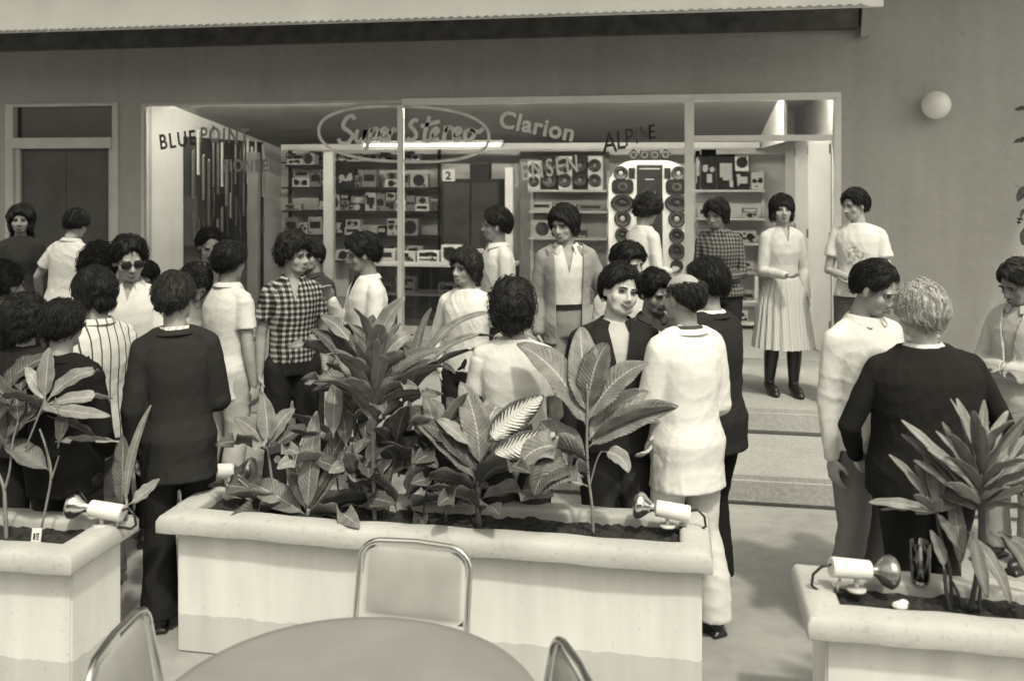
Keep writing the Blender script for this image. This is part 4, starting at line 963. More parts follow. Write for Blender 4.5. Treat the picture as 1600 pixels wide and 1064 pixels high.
n1 = q.noise(vec, 3, 6); n2 = q.noise(vec, 40, 5); q.link(q.m('ADD', q.m('MULTIPLY', n1, .34), q.m('ADD', q.m('MULTIPLY', q.m('GREATER_THAN', n2, .62), -.06), .27)), q.p.inputs['Base Color']); q.bump(n2, .3, .008)
M_SOIL = mat('soil', .03, .95, .5, 40, bump=1., bs=80)
def planter(x0, x1, y0, y1, label, extra_ov=0.):
    t = empty('concrete_planter', ((x0+x1)/2, (y0+y1)/2, 0), 0, label, 'planter'); hx, hy = (x1-x0)/2, (y1-y0)/2; ov = .07
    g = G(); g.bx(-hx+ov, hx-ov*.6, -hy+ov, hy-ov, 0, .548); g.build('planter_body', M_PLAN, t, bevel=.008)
    # hollow lip: rounded cross-section swept round the rim
    prof = [(0, .548), (0, .60), (.012, .622), (.04, .632), (.115, .630), (.13, .618), (.135, .548)]; V = []; n = len(prof); f = []
    cs = [(-hx, -hy, 1, 1), (hx, -hy, -1, 1), (hx, hy, -1, -1), (-hx, hy, 1, -1)]
    r_ = random.Random(3)
    for cx, cy, sx_, sy_ in cs:
        for o_, z in prof: V.append((cx+sx_*o_*1.0, cy+sy_*o_, z))
    for i in range(4):
        k = (i+1) % 4
        for j in range(n): f.append((i*n+j, k*n+j, k*n+(j+1) % n, i*n+(j+1) % n))
    g = G(); g.add(V, f); o = g.build("rim", M_RIM, t)
    bm = bmesh.new(); bm.from_mesh(o.data); bmesh.ops.subdivide_edges(bm, edges=[e for e in bm.edges if e.calc_length() > .3], cuts=40, use_grid_fill=True); bm.to_mesh(o.data); bm.free()
    V = vget(o.data); V[:, 2] += .004*np.sin(V[:, 0]*7+x0)*np.sin(V[:, 0]*3.1)+.002*np.sin(V[:, 0]*23); V[:, 1] += .004*np.sin(V[:, 0]*5+1); vset(o.data, V)
    m_ = o.modifiers.new('b', 'BEVEL'); m_.width = .006; m_.segments = 2; o.data.polygons.foreach_set('use_smooth', [True]*len(o.data.polygons))
    nx, ny = 90, 14; V = []; 
    for i in range(nx+1):
        for j in range(ny+1): V.append((-hx+.13+(2*hx-.26)*i/nx, -hy+.13+(2*hy-.26)*j/ny, .585+.012*math.sin(i*.9+j*1.7)*math.sin(i*.37)+rnd.uniform(-.006, .008)))
    g = G(); g.add(V, [(i*(ny+1)+j, (i+1)*(ny+1)+j, (i+1)*(ny+1)+j+1, i*(ny+1)+j+1) for i in range(nx) for j in range(ny)]); g.build('soil', M_SOIL, t, smooth=False)
    return t
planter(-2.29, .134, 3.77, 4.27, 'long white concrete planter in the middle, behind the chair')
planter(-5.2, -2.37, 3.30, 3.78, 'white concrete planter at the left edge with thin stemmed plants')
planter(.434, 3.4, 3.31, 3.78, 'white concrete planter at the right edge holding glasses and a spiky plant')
# ------------------------------------------------------------------ floodlight bulbs on the rims
def floodlamp(x, y, z, ang, label, flip=1, tilt=8, dull=False):
    t = empty('spot_lamp', (x, y, z), ang, label, 'lamp')
    # bulb + holder axis along local x
    M = Matrix.Translation((0, 0, .075)) @ Matrix.Rotation(R(tilt), 4, 'Y')
    g = G(); g.tube([M @ Vector((-.02, 0, 0)), M @ Vector((.125, 0, 0))], [.034, .036], n=24); g.build('lamp_holder', M_WHITE, t, smooth=False, bevel=.003)
    g = G(); pr = [(-.02, .020), (-.035, .018), (-.048, .026), (-.075, .052), (-.098, .060), (-.112, .052), (-.120, .03), (-.122, .004)]
    g.tube([M @ Vector((a, 0, 0)) for a, b in pr], [b for a, b in pr], n=28); g.build('reflector_bulb', mat('dull_silvered_glass', .35, .3, .4, 30, metal=.8) if dull else M_CHROME, t, smooth=True)
    g = G(); g.tube([(.03, 0, .05), (.03, 0, .0)], .009, n=10); g.cyl((.03, 0, .004), .035, .008); g.tube([(.09, .0, .045), (.10, 0, .02), (.10, 0, 0)], .005, n=8); g.build('stand', M_WHITED, t, smooth=True)
    g = G(); g.tube([M @ Vector((.12, 0, .01)), (.155, -.01, .085), (.185, -.015, .055), (.19, -.015, .015), (.165, -.01, -.004), (.13, 0, -.004), (.08, .005, -.004)], .0055, n=8); g.build('cable', M_BLKPL, t, smooth=True)
x, y = at(118, 3.92); floodlamp(x+.03, 3.62, .628, R(6), 'chromed spot lamp on the rim of the left planter')
x, y = at(352, 4.45); floodlamp(x, 4.20, .628, R(186), 'white spot lamp half hidden by leaves at the left end of the middle planter', tilt=4, dull=True)
x, y = at(1022, 4.1); floodlamp(x+.03, 4.05, .628, R(2), 'chromed spot lamp at the right end of the middle planter')
x, y = at(1340, 3.62); floodlamp(x-.02, 3.56, .628, R(193), 'white spot lamp with looped cable on the right planter', tilt=-6, dull=True)
def tumbler(px, d_, yy, label, h=.135):
    x, _ = at(px, d_); t = empty('drinking_glass', (x, yy, .632), 0, label, 'glass'); g = G(); n = 28; V = []; pr = [(0, .0), (.031, 0), (.034, .02), (.038, h), (.0355, h), (.031, .022), (0, .018)]
    for r_, z in pr[1:-1]:
        for j in range(n): V.append((r_*math.cos(2*math.pi*j/n), r_*math.sin(2*math.pi*j/n), z))
    m_ = len(pr)-2; f = [(i*n+j, i*n+(j+1) % n, (i+1)*n+(j+1) % n, (i+1)*n+j) for i in range(m_-1) for j in range(n)]+[tuple(range(n))[::-1], tuple((m_-1)*n+j for j in range(n))]
    g.add(V, f); g.build('glass_wall', M_TUMB, t, smooth=True)
    g = G(); g.cyl((0, 0, .028), .030, .012); g.build('drink', mat('drink_remains', .25, .1, .1, spec=.5), t)
tumbler(1416, 3.66, 3.66, 'empty drinking glass on the back rim of the right planter', .15)
tumbler(1593, 3.75, 3.66, 'drinking glass at the extreme right end of the photo on the planter rim', .15)
g = G(); g.ell((0, 0, .012), (.028, .022, .016), n=9, k=6); g.ell((.015, .01, .02), (.018, .014, .012), n=7, k=5); o = g.build('crumpled_napkin', M_WHITE); x, _ = at(1386, 3.5); o.location = (x, 3.49, .60); tag(o, 'small crumpled white paper beside the right planter lamp', 'litter')
g = G(); g.bx(-.02, .02, -.002, .002, .0, .055); o = g.build('price_tag', M_WHITE); x, _ = at(50, 3.85); o.location = (x, 3.46, .61); o.rotation_euler = (R(-12), 0, R(10)); tag(o, 'tiny white card stuck in the soil of the left planter', 'card')
g = G(); g.bx(-.012, -.004, -.0035, -.0022, .01, .035); g.bx(.0, .012, -.0035, -.0022, .028, .035); g.bx(.0, .012, -.0035, -.0022, .019, .024); g.bx(.0, .012, -.0035, -.0022, .010, .014); g.build('card_print', M_DARK, o)
# ------------------------------------------------------------------ cafe furniture
M_VINYL = mat('grey_vinyl', .34, .45, .10, 7, bump=.12, bs=25, spec=.4)
M_CLOTHT, q = newmat('table_cloth', .8, .2); vec, sx = q.obj(); n1 = q.noise(vec, 4, 4); q.link(q.m('ADD', q.m('MULTIPLY', n1, .10), .18), q.p.inputs['Base Color']); q.bump(q.m('ADD', n1, q.noise(vec, 160, 2)), .2, .01)
tx, ty = at(538, 2.42)
tb = empty('cafe_table', (tx, ty, 0), 0, 'round grey topped cafe table in the foreground', 'table')
g = G(); rr_ = .53; V = []; n = 96; prof = [(0, .752), (.2, .752), (.4, .751), (.485, .749), (.521, .744), (.53, .732), (.53, .715)]
for r_, z in prof[1:]:
    for j in range(n):
        a = 2*math.pi*j/n; V.append((r_*math.cos(a), r_*math.sin(a), z+.0015*math.sin(3*a+1)))
V.append((0, 0, .752)); m_ = len(prof)-1; c0 = m_*n
g.add(V, [(i*n+j, i*n+(j+1) % n, (i+1)*n+(j+1) % n, (i+1)*n+j) for i in range(m_-1) for j in range(n)]+[(c0, (j+1) % n, j) for j in range(n)]+[tuple((m_-1)*n+j for j in range(n))]); g.build('table_top', M_CLOTHT, tb, smooth=True)
g = G(); g.tube([(0, 0, .71), (0, 0, .06)], .035, n=16); g.build('pedestal', M_CHROME, tb, smooth=True)
g = G()
for i in range(4):
    a = math.pi/4+i*math.pi/2; g.tube([(0, 0, .09), (math.cos(a)*.15, math.sin(a)*.15, .07), (math.cos(a)*.32, math.sin(a)*.32, .015)], [.02, .018, .014], n=10)
g.build('foot', M_BLKPL, tb, smooth=True)
def chair(x, y, rz, label, zt=.80, w_=.43):
    t = empty('cafe_chair', (x, y, 0), rz, label, 'chair', 'chrome and vinyl chairs round the cafe table'); hw = w_/2; r_ = .075   # seat faces -y local; back at y=0
    zb = .46; P = [(-hw, -.04, .30), (-hw, -.02, .46), (-hw, .03, zt-r_)]
    for i in range(1, 6): a = math.pi/2*i/6; P.append((-hw+r_*(1-math.cos(a)), .03+.012*i/6, zt-r_+r_*math.sin(a)))
    P.append((-hw+r_, .045, zt)); P2 = [(-x_, y_, z_) for x_, y_, z_ in P[::-1]]
    g = G(); g.tube(P+[(0, .052, zt+.004)]+P2, .0115, n=12); g.build('back_frame', M_CHROME, t, smooth=True)
    V = []; nx, nz = 18, 14; i0 = .018
    for k in range(2):
        for i in range(nx+1):
            for j in range(nz+1):
                u = -1+2*i/nx; v = j/nz; z = .50+(zt-.018-.50)*v; y_ = .0+.042*v
                hx = (hw-i0); top = max(0, (z-(zt-.075))/.075); lim = hx - .06*(1-math.sqrt(max(0, 1-min(top, .97)**2)))
                puff = .016*(1-abs(u)**4)*(1-abs(2*v-1)**4); V.append((u*lim, y_+(-puff if k == 0 else puff), z))
    m2 = (nx+1)*(nz+1); f = []
    for k in range(2):
        for i in range(nx):
            for j in range(nz):
                a = k*m2+i*(nz+1)+j; f.append((a, a+1, a+nz+2, a+nz+1))
    b_ = [i*(nz+1) for i in range(nx+1)]+[nx*(nz+1)+j for j in range(1, nz+1)]+[i*(nz+1)+nz for i in range(nx-1, -1, -1)]+[j for j in range(nz-1, 0, -1)]
    f += [(b_[i], b_[(i+1) % len(b_)], b_[(i+1) % len(b_)]+m2, b_[i]+m2) for i in range(len(b_))]
    g = G(); g.add(V, f); g.build('backrest', M_VINYL, t, smooth=True)
    g = G(); g.bx(-hw+.01, hw-.01, -.44, -.03, .43, .48); g.build('seat', M_VINYL, t, bevel=.018, seg=3)
    for s in (-1, 1):
        g = G(); g.tube([(s*hw, -.03, .44), (s*hw, .0, .2), (s*(hw+.01), .05, .0)], .0115, n=10); g.build('leg', M_CHROME, t, smooth=True)
        g = G(); g.tube([(s*hw, -.02, .44), (s*hw, -.25, .425), (s*hw, -.42, .42), (s*hw, -.445, .38), (s*(hw+.01), -.46, 0)], .0115, n=10); g.build('leg', M_CHROME, t, smooth=True)
    return t
x, y = at(643, 3.42); chair(x, y, R(-3), 'grey vinyl chair with chrome frame facing the camera between table and middle planter', .766)
x, y = at(205, 2.74); chair(x, y, R(100), 'chrome framed grey chair turned side on, left of the table', .785)
x, y = at(880, 2.52); chair(x, y, R(-66), 'chrome framed chair of which only the top corner shows, right of the table', .80)
# ------------------------------------------------------------------ the crowd
PL = m_plaid('small_check_cloth', .02, .12, .42, .036); PL2 = m_plaid('dark_check_cloth', .04, .10, .20, .030)
ST1 = m_stripe('pinstripe_cloth', .08, .62, .045, .16, 'x', .006); PLEAT = m_stripe('pleated_cream_cloth', .42, .52, .02, .5, 'x', .01)
W_ = .66
FLOOR = 0.
TS, q = newmat('printed_white_cotton', .88, .12); vec, sx = q.obj()
rr2 = q.m('SQRT', q.m('ADD', q.m('POWER', q.m('SUBTRACT', sx[0], .0), 2), q.m('POWER', q.m('SUBTRACT', sx[2], 1.14), 2)))
msk = q.m('MULTIPLY', q.m('MULTIPLY', q.m('LESS_THAN', rr2, .085), q.m('GREATER_THAN', sx[1], .02)), q.m('GREATER_THAN', q.m('ADD', q.m('MULTIPLY', q.m('SINE', q.m('MULTIPLY', rr2, 150)), .09), q.noise(vec, 40, 2)), .53))
q.link(q.m('SUBTRACT', .60, q.m('MULTIPLY', msk, .26)), q.p.inputs['Base Color']); q.bump(q.noise(vec, 9, 4), .25, .015)
# left side
person('woman in dark clothes with long dark hair by the white door frame', 32, 8.2, 316, .15, 20, 'long', shirt=.03, skin=M_SKIND, female=True, collar=False, arms=('front', 'down'))
person('man in a loose white shirt seen from behind at the dark double door', 116, 8.0, 322, .15, 165, 'full', shirt=.58, sleeves='short', arms=('front', 'side'), lean=6, hp=15, face_on=False, collar=True, wide=1.05)
person('man in dark clothing at the left edge, his face turned away behind the leaves', 8, 4.9, 402, 0, 150, 'full', shirt=.025, face_on=False, arms=('front', 'down'), skin=M_SKIND)
person('person in black with bushy dark hair standing behind the left planter plants', 42, 4.7, 452, 0, 180, 'bushy', shirt=.02, face_on=False, female=True, collar=False)
person('dark haired person seen from behind in a black jacket, nearest the left planter', 97, 4.22, 461, 0, 172, 'full', shirt=.02, jacket=.012, face_on=False, arms=('frontlow', 'frontlow'), collar=False, wide=.98)
person('man in a white shirt with thin dark stripes turning to the left', 150, 4.75, 411, 0, -128, 'page', shirt=ST1, sleeves='short', arms=('down', 'front'), hy=15, hp=8, glasses='thin', trousers=.16, wide=1.05, hem=.84)
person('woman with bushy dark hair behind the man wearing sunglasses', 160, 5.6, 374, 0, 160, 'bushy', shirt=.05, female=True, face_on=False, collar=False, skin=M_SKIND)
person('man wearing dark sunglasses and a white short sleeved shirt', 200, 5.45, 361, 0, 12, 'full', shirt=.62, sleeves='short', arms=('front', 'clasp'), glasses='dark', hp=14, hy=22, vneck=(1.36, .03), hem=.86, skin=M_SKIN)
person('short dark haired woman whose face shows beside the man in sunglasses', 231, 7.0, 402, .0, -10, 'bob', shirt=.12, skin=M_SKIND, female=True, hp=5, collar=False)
person('man in a dark suit seen from behind between the left and middle planters', 272, 4.45, 418, 0, -163, 'full', H_BRN, jacket=.026, shirt=.4, arms=('front', 'relax'), hy=-22, face_on=True, collar=mat('pale_print_cloth', .5, .8, .5, 60), trousers=.02, wide=.92, jhem=.72, flare=1.15, stance=.085)
person('dark haired woman in white bending forward behind the dark suited man', 300, 5.9, 398, 0, 28, 'page', shirt=.6, female=True, lean=18, hp=35, hy=10, arms=('front', 'front'), skin=M_SKIN, trousers=.5)
person('balding man with a moustache and dark waistcoat by the hanging aerials', 326, 6.9, 349, 0, 8, 'receding', shirt=.10, sleeves='long', stache=True, hp=20, hy=15, arms=('front', 'front'), skin=M_SKIN, hem=.86)
person('man in an untucked white shirt seen from behind beside the plaid shirted man', 358, 5.9, 371, 0, 150, 'full', shirt=.62, sleeves='short', arms=('down', 'front'), face_on=False, trousers=.42, hem=.74, wide=1.02, skin=M_SKIN)
person('curly haired man in a small checked shirt looking to the right', 458, 6.1, 357, 0, 22, 'curly', shirt=PL, sleeves='short', arms=('down', 'relax'), hy=42, vneck=(1.30, .035), trousers=.022, hem=.90, wide=.98, skin=M_SKIN)
person('man in a pale open shirt with one hand raised, facing the checked shirted man', 572, 6.0, 358, 0, -62, 'full', shirt=.61, sleeves='long', arms=('chin', 'front'), hy=-14, hp=8, trousers=.05, skin=M_SKIND, vneck=(1.32, .04))
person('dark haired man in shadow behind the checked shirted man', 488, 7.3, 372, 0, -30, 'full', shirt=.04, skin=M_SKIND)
# middle
person('young man in a white long sleeved sweater looking to the left', 728, 6.05, 381, 0, -22, 'page', H_BRN, shirt=.66, sleeves='long', collar=False, arms=('pocket', 'akimbo'), hy=-22, trousers=.02, hem=.90, wide=1.0, skin=M_SKIN)
person('man in profile with a white shirt behind the white sweatered young man', 776, 6.9, 319, .19, -72, 'short', shirt=.56, sleeves='long', arms=('front', 'down'), hy=-14, skin=M_SKIN)
person('tall young man in a light jacket over an open necked white shirt', 884, 6.45, 314, .19, 2, 'page', shirt=.60, jacket=.26, arms=('relax', 'pocket'), hy=-32, hp=6, vneck=(1.26, .045), jopen=((.80, .085), (1.47, .105)), open_all=True, trousers=.24, hem=1.0, skin=M_SKIN, belt=True, wide=.98)
person('bushy haired person in a white t-shirt seen from behind at the middle planter', 802, 4.35, 427, 0, 176, 'bushy', shirt=.64, sleeves='short', collar=False, face_on=False, arms=('front', 'front'), trousers=.06, wide=1.06)
person('smiling man in a dark open necked shirt in the middle of the crowd', 962, 4.5, 405, 0, 4, 'short', shirt=.022, sleeves='long', arms=('relax', 'frontlow'), hy=18, hp=-3, hr=-12, vneck=(1.15, .060), trousers=.05, wide=1.25, skin=M_SKINL, belly=.03, smile=1, fatf=.10, hair_extra=[((-.05, -.02, .07), (.05, .06, .04))])
person('dark haired man partly hidden behind the smiling man', 978, 5.7, 371, 0, 8, 'full', shirt=.5, hy=30, hp=10, skin=M_SKIN)
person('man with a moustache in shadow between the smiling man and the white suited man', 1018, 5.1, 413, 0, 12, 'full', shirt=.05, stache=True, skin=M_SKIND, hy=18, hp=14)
person('balding man in a white suit turned away beside the middle planter', 1068, 4.36, 419, 0, -155, 'bald', H_BRN, jacket=.70, shirt=.12, trousers=.66, arms=('frontlow', 'front'), hy=20, face_on=True, collar=mat('dark_collar_cloth', .05), jhem=.70, wide=.96, belly=.015, stance=.12, step=(-.03, .04), skin=M_SKIN, flare=1.1)
person('man in a dark jacket with a white collar flash, right behind the white suited man', 1104, 4.72, 397, 0, -140, 'full', shirt=.7, jacket=.025, arms=('front', 'side'), hy=10, face_on=True, trousers=.018, wide=1.02, jhem=.76, skin=M_SKIN, stance=.11, flare=1.15)
# platform
person('curly haired person in a white shirt examining the speaker arch', 1008, 7.5, 295, .38, 118, 'curly', shirt=.62, sleeves='long', collar=False, arms=('front', 'front'), hp=18, hy=10, lean=4, skin=M_SKIN)
person('woman in a dark patterned shirt beside the white door post', 1122, 7.35, 304, .38, -18, 'page', H_BLK, shirt=PL2, sleeves='long', arms=('down', 'front'), hy=-24, hp=12, female=True, trousers=.02, hem=.88, skin=M_SKIND, wide=1.12)
person('woman in a cream blouse and pleated skirt with dark boots at the shop entrance', 1222, 7.38, 299, .38, 6, 'bob', shirt=mat('cream_blouse', .54, .85, .08, 20, bump=.3, bs=120), top_kind='blouse', sleeves='long', arms=('front', 'relax'), hy=-8, hp=-4, female=True, vneck=(1.32, .04), skirt=(.42, PLEAT), hem=1.0, skin=M_SKIN, collar=False, wide=1.02, stance=.09, step=(-.05, .04))
person('young man in a white printed t-shirt with folded arms at the right of the entrance', 1340, 6.98, 290, .38, -30, 'full', shirt=TS, sleeves='short', collar=False, arms=(((.22, .15, -1), (-.9, .55, -.25)), ((.22, .15, -1), (-.9, .55, -.25))), hy=-38, hp=6, hem=.88, trousers=.10, skin=M_SKIN, wide=1.08)
# right side
person('dark haired man in a white shirt, face turned right, left of the white haired man', 1350, 4.38, 396, 0, 22, 'slick', shirt=.66, sleeves='long', arms=('down', 'frontlow'), hy=24, hp=22, hem=.86, trousers=.22, wide=1.12, skin=M_SKIN, belly=.03)
wh = person('heavy white haired man in a black sweater seen from behind at the right planter', 1440, 3.98, 432, 0, 174, 'fluffy', H_GRY, shirt=.016, top_kind='sweater', arms=(((.50, .05, -1), (-.25, .65, -.75)), ((.50, .05, -1), (-.25, .65, -.75))), face_on=True, hy=16, wide=1.52, belly=.05, trousers=.018, hem=.80, skin=M_SKINL, collar=mat('white_collar_cloth', .7))
person('man in a dark jacket hidden behind the white haired man', 1452, 4.55, 452, 0, -8, 'short', shirt=.5, jacket=.07, arms=('relax', 'relax'), skin=M_SKINL, wide=1.05)
person('man in a pale jacket with folded arms at the right edge of the crowd', 1600, 5.15, 396, 0, -62, 'short', H_BRN, shirt=.45, jacket=.50, arms=('cross', 'cross'), hy=-10, hp=22, skin=M_SKIND, trousers=.3)
# ------------------------------------------------------------------ plants
def leafmat(name, base, vein, blotch=None, bw=.55, gloss=.5):
    m, q = newmat(name, gloss, .3); tc = q.n('ShaderNodeTexCoord'); sx = q.n('ShaderNodeSeparateXYZ'); q.link(tc.outputs['UV'], sx.inputs[0])
    u, v = sx.outputs[0], sx.outputs[1]   # u across -1..1 stored 0..1, v along
    au = q.m('ABSOLUTE', q.m('SUBTRACT', q.m('MULTIPLY', u, 2), 1))
    oc = tc.outputs['Object']; nz = q.m('MULTIPLY', q.noise(oc, 14, 5), 1.0)
    mid = q.m('LESS_THAN', au, .055)
    ribs = q.m('SINE', q.m('MULTIPLY', q.m('SUBTRACT', v, q.m('MULTIPLY', au, .16)), 110))
    rb = q.m('GREATER_THAN', ribs, .86)
    nz2 = q.noise(oc, 38, 5); val = q.m('MULTIPLY', q.m('ADD', q.m('MULTIPLY', nz, 1.5), q.m('MULTIPLY', nz2, .9)), base*.85)
    val = q.m('ADD', val, q.m('MULTIPLY', q.m('MAXIMUM', mid, q.m('MULTIPLY', rb, .12)), vein-base))
    if blotch:
        edge = q.m('ADD', q.m('MULTIPLY', q.m('SINE', q.m('MULTIPLY', q.m('SUBTRACT', v, q.m('MULTIPLY', au, .22)), 95)), .22), q.m('ADD', bw, q.m('MULTIPLY', q.m('SUBTRACT', q.noise(oc, 25, 2), .5), .5)))
        taper = q.m('MULTIPLY', q.m('LESS_THAN', v, .96), q.m('GREATER_THAN', v, .06))
        bl = q.m('MULTIPLY', q.m('LESS_THAN', au, edge), taper); val = q.m('ADD', q.m('MULTIPLY', val, q.m('SUBTRACT', 1, bl)), q.m('MULTIPLY', bl, blotch))
    q.link(val, q.p.inputs['Base Color']); q.bump(q.m('ADD', q.m('MULTIPLY', ribs, .5), q.noise(oc, 60, 2)), .35, .006)
    return m
L_DARK = leafmat('dark_green_leaf', .07, .20); L_MID = leafmat('mid_green_leaf', .17, .34); L_PALE = leafmat('pale_leaf', .22, .38, gloss=.45)
L_VAR = leafmat('white_variegated_leaf', .06, .45, .62, .55); L_VARD = leafmat('speckled_leaf', .11, .30, .17, .35); L_DEAD = leafmat('dead_leaf', .30, .45, gloss=.8)
M_STEM = mat('plant_stem', .22, .6, .25, 20); M_STEMD = mat('dark_plant_stem', .07, .7, .3, 20)
class Foliage:
    def __init__(s): s.v = []; s.f = []; s.uv = []; s.mi = []
    def leaf(s, base, az, el, L, W, droop=60, fold=.25, pet=.0, wave=.09, twist=0., m=0, shape=.8, r=rnd, faced=.55):
        """az in the image sense: 0 = towards image right, 90 = away from the camera, el above horizontal"""
        n, k = 16, 6; a = R(az)+TH; p = Vector(base); e = R(el); fw0 = Vector((math.cos(a), math.sin(a), 0)); side = Vector((-math.sin(a), math.cos(a), 0))
        ph = r.uniform(0, 6.28); off = len(s.v); st = (L+pet)/n; cv = r.uniform(-.5, .5)
        for i in range(n+1):
            t = i/n; tp = max(0, (t*(L+pet)-pet)/L); ee = e - R(droop)*t**1.4
            fw = (fw0*math.cos(ee)+Vector((0, 0, 1))*math.sin(ee)); up = (Vector((0, 0, 1))*math.cos(ee)-fw0*math.sin(ee))
            tw = R(twist)*t
            vs_ = fw.cross(Vector((ST, -CT, 0))); 
            if vs_.length > .2 and faced:
                vs_.normalize()
                if vs_.dot(side) < 0: vs_ = -vs_
                side2 = (side*(1-faced)+vs_*faced); side2 = (side2 - fw*side2.dot(fw)).normalized(); up = fw.cross(side2).normalized(); up = up if up.z > 0 or up.dot(Vector((ST, -CT, 0))) > 0 else -up
            else: side2 = side
            sd_ = side2*math.cos(tw)+up*math.sin(tw); upp = up*math.cos(tw)-side2*math.sin(tw)
            w_ = W*.5*(math.sin(math.pi*min(tp, 1)**shape)**.75 if 0 < tp < 1 else 0) + .0035
            for j in range(k+1):
                u = -1+2*j/k
                q = p + sd_*(u*w_*(1-.10*fold)) + upp*(abs(u)**1.3*w_*fold + wave*w_*math.sin(ph+tp*19+ (1.6 if u > 0 else 0))*abs(u)**2*1.6)
                s.v.append(tuple(q)); s.uv.append(((u+1)/2, tp))
            p = p + fw*st + side*cv*st*t
        for i in range(n):
            for j in range(k): s.f.append((off+i*(k+1)+j, off+(i+1)*(k+1)+j, off+(i+1)*(k+1)+j+1, off+i*(k+1)+j+1)); s.mi.append(m)
    def build(s, name, mats, parent, O):
        me = bpy.data.meshes.new(name); V = np.array(s.v)-np.array(O); me.from_pydata(V.tolist(), [], s.f)
        for m in mats: me.materials.append(m)
        me.polygons.foreach_set('material_index', s.mi); uvl = me.uv_layers.new(name='UVMap'); li = np.empty(len(me.loops), int); me.loops.foreach_get('vertex_index', li)
        uvl.data.foreach_set('uv', np.array(s.uv)[li].ravel()); me.polygons.foreach_set('use_smooth', [True]*len(me.polygons))
        o = bpy.data.objects.new(name, me); COL.objects.link(o); o.parent = parent; sm = o.modifiers.new('s', 'SOLIDIFY'); sm.thickness = .0012; return o
MATS = [L_DARK, L_MID, L_PALE, L_VAR, L_VARD, L_DEAD]
def plant(name, label, px, Y, z0, stems, leaves, stemmat=None, cat='plant'):
    """stems: list of point lists in (px, py, radius) at the plane Y (+dy); leaves: (px, py, dY, az, el, L, W, droop, fold, mat, twist)"""
    X = wx(px, Y); O = (X, Y, z0); t = empty(name, O, 0, label, cat)
    g = G()
    for st in stems:
        pts = []; rad = []
        for q in st:
            yy = Y+(q[3] if len(q) > 3 else 0); pts.append((wx(q[0], yy)-O[0], yy-O[1], wz(q[0], q[1], yy)-O[2])); rad.append(q[2])
        # smooth
        P = [Vector(p) for p in pts]; out = []; ro = []
        for i in range(len(P)-1):
            p0, p1, p2, p3 = P[max(i-1, 0)], P[i], P[i+1], P[min(i+2, len(P)-1)]
            for k in range(5):
                u = k/5; out.append(.5*((2*p1)+(-p0+p2)*u+(2*p0-5*p1+4*p2-p3)*u*u+(-p0+3*p1-3*p2+p3)*u**3)); ro.append(rad[i]+(rad[i+1]-rad[i])*u)
        out.append(P[-1]); ro.append(rad[-1]); g.tube(out, ro, n=8)
    g.build('stem', stemmat or M_STEM, t, smooth=True)
    F_ = Foliage()
    for lf_ in leaves:
        (lx, ly, dy, az, el, L, W, droop, fold, m) = lf_[:10]; tw = lf_[10] if len(lf_) > 10 else 0; pet = lf_[11] if len(lf_) > 11 else .03
        yy = Y+dy; F_.leaf((wx(lx, yy), yy, wz(lx, ly, yy)), az, el, L, W, droop, fold, pet, m=m, twist=tw, faced=1.0 if m == 3 else .5)
    F_.build('foliage', MATS, t, O); return t
ZS = .585
# middle planter, from left to right
plant('leafy_plant', 'low leafy plant at the left end of the middle planter', 425, 4.05, ZS, [[(452, 800, .008), (430, 770, .007), (421, 720, .006), (418, 700, .005)], [(452, 798, .006), (400, 770, .006), (372, 748, .004)]],
 [(419, 705, 0, 150, 55, .20, .085, 40, .3, 1), (419, 700, 0, 110, 75, .22, .085, 30, .3, 1), (419, 702, 0, 60, 65, .20, .08, 50, .3, 1), (419, 708, 0, 20, 45, .20, .08, 50, .3, 0), (419, 712, 0, -40, 35, .18, .08, 60, .3, 1), (419, 706, 0, 200, 35, .22, .09, 60, .3, 0), (420, 700, 0, -100, 40, .16, .07, 70, .3, 2), (450, 790, 0, 190, 20, .24, .11, 20, .25, 1), (455, 795, 0, 215, 12, .30, .12, 30, .2, 0), (400, 765, 0, 175, 10, .2, .09, 20, .3, 0)])
plant('leafy_plant', 'clump of broad upright leaves beside the low plant in the middle planter', 478, 4.0, ZS, [[(480, 812, .010), (482, 795, .009)]],
 [(480, 800, 0, 75, 82, .42, .10, 22, .35, 1), (482, 800, 0, 30, 68, .46, .10, 22, .35, 0), (484, 800, 0, 12, 60, .44, .08, 30, .4, 1), (478, 800, 0, 150, 72, .36, .10, 30, .35, 0), (484, 803, 0, -10, 28, .40, .13, 45, .2, 0), (482, 804, 0, -35, 22, .36, .12, 40, .2, 1), (476, 803, 0, 170, 30, .30, .12, 30, .25, 1), (482, 800, .05, 50, 74, .36, .08, 35, .3, 4)])
cl = []
r2 = random.Random(11)
for i in range(22):
    az = i*137.5; t_ = i/22; ly = 670-110*t_; cl.append((585+r2.uniform(-4, 4), ly, 0, az, 50+32*t_+r2.uniform(-8, 8), r2.uniform(.24, .36), r2.uniform(.055, .085), r2.uniform(30, 85), .35, r2.choice([1, 2, 2, 4, 4]), r2.uniform(-40, 40)))
for (az, el, L, dr) in ((8, 62, .42, 60), (-6, 50, .45, 45), (172, 48, .42, 70), (-20, 35, .36, 50), (20, 72, .46, 75), (188, 68, .36, 30)):
    cl.append((586, 640, 0, az, el, L*.85, .08, dr, .3, r2.choice([1, 2, 4]), 10))
plant('corn_plant', 'tall mottled corn plant, the tallest plant of the middle planter', 586, 4.02, ZS, [[(586, 825, .011), (584, 760, .010), (583, 700, .010), (586, 650, .011), (587, 600, .010), (588, 530, .008)]], cl)
fl = []
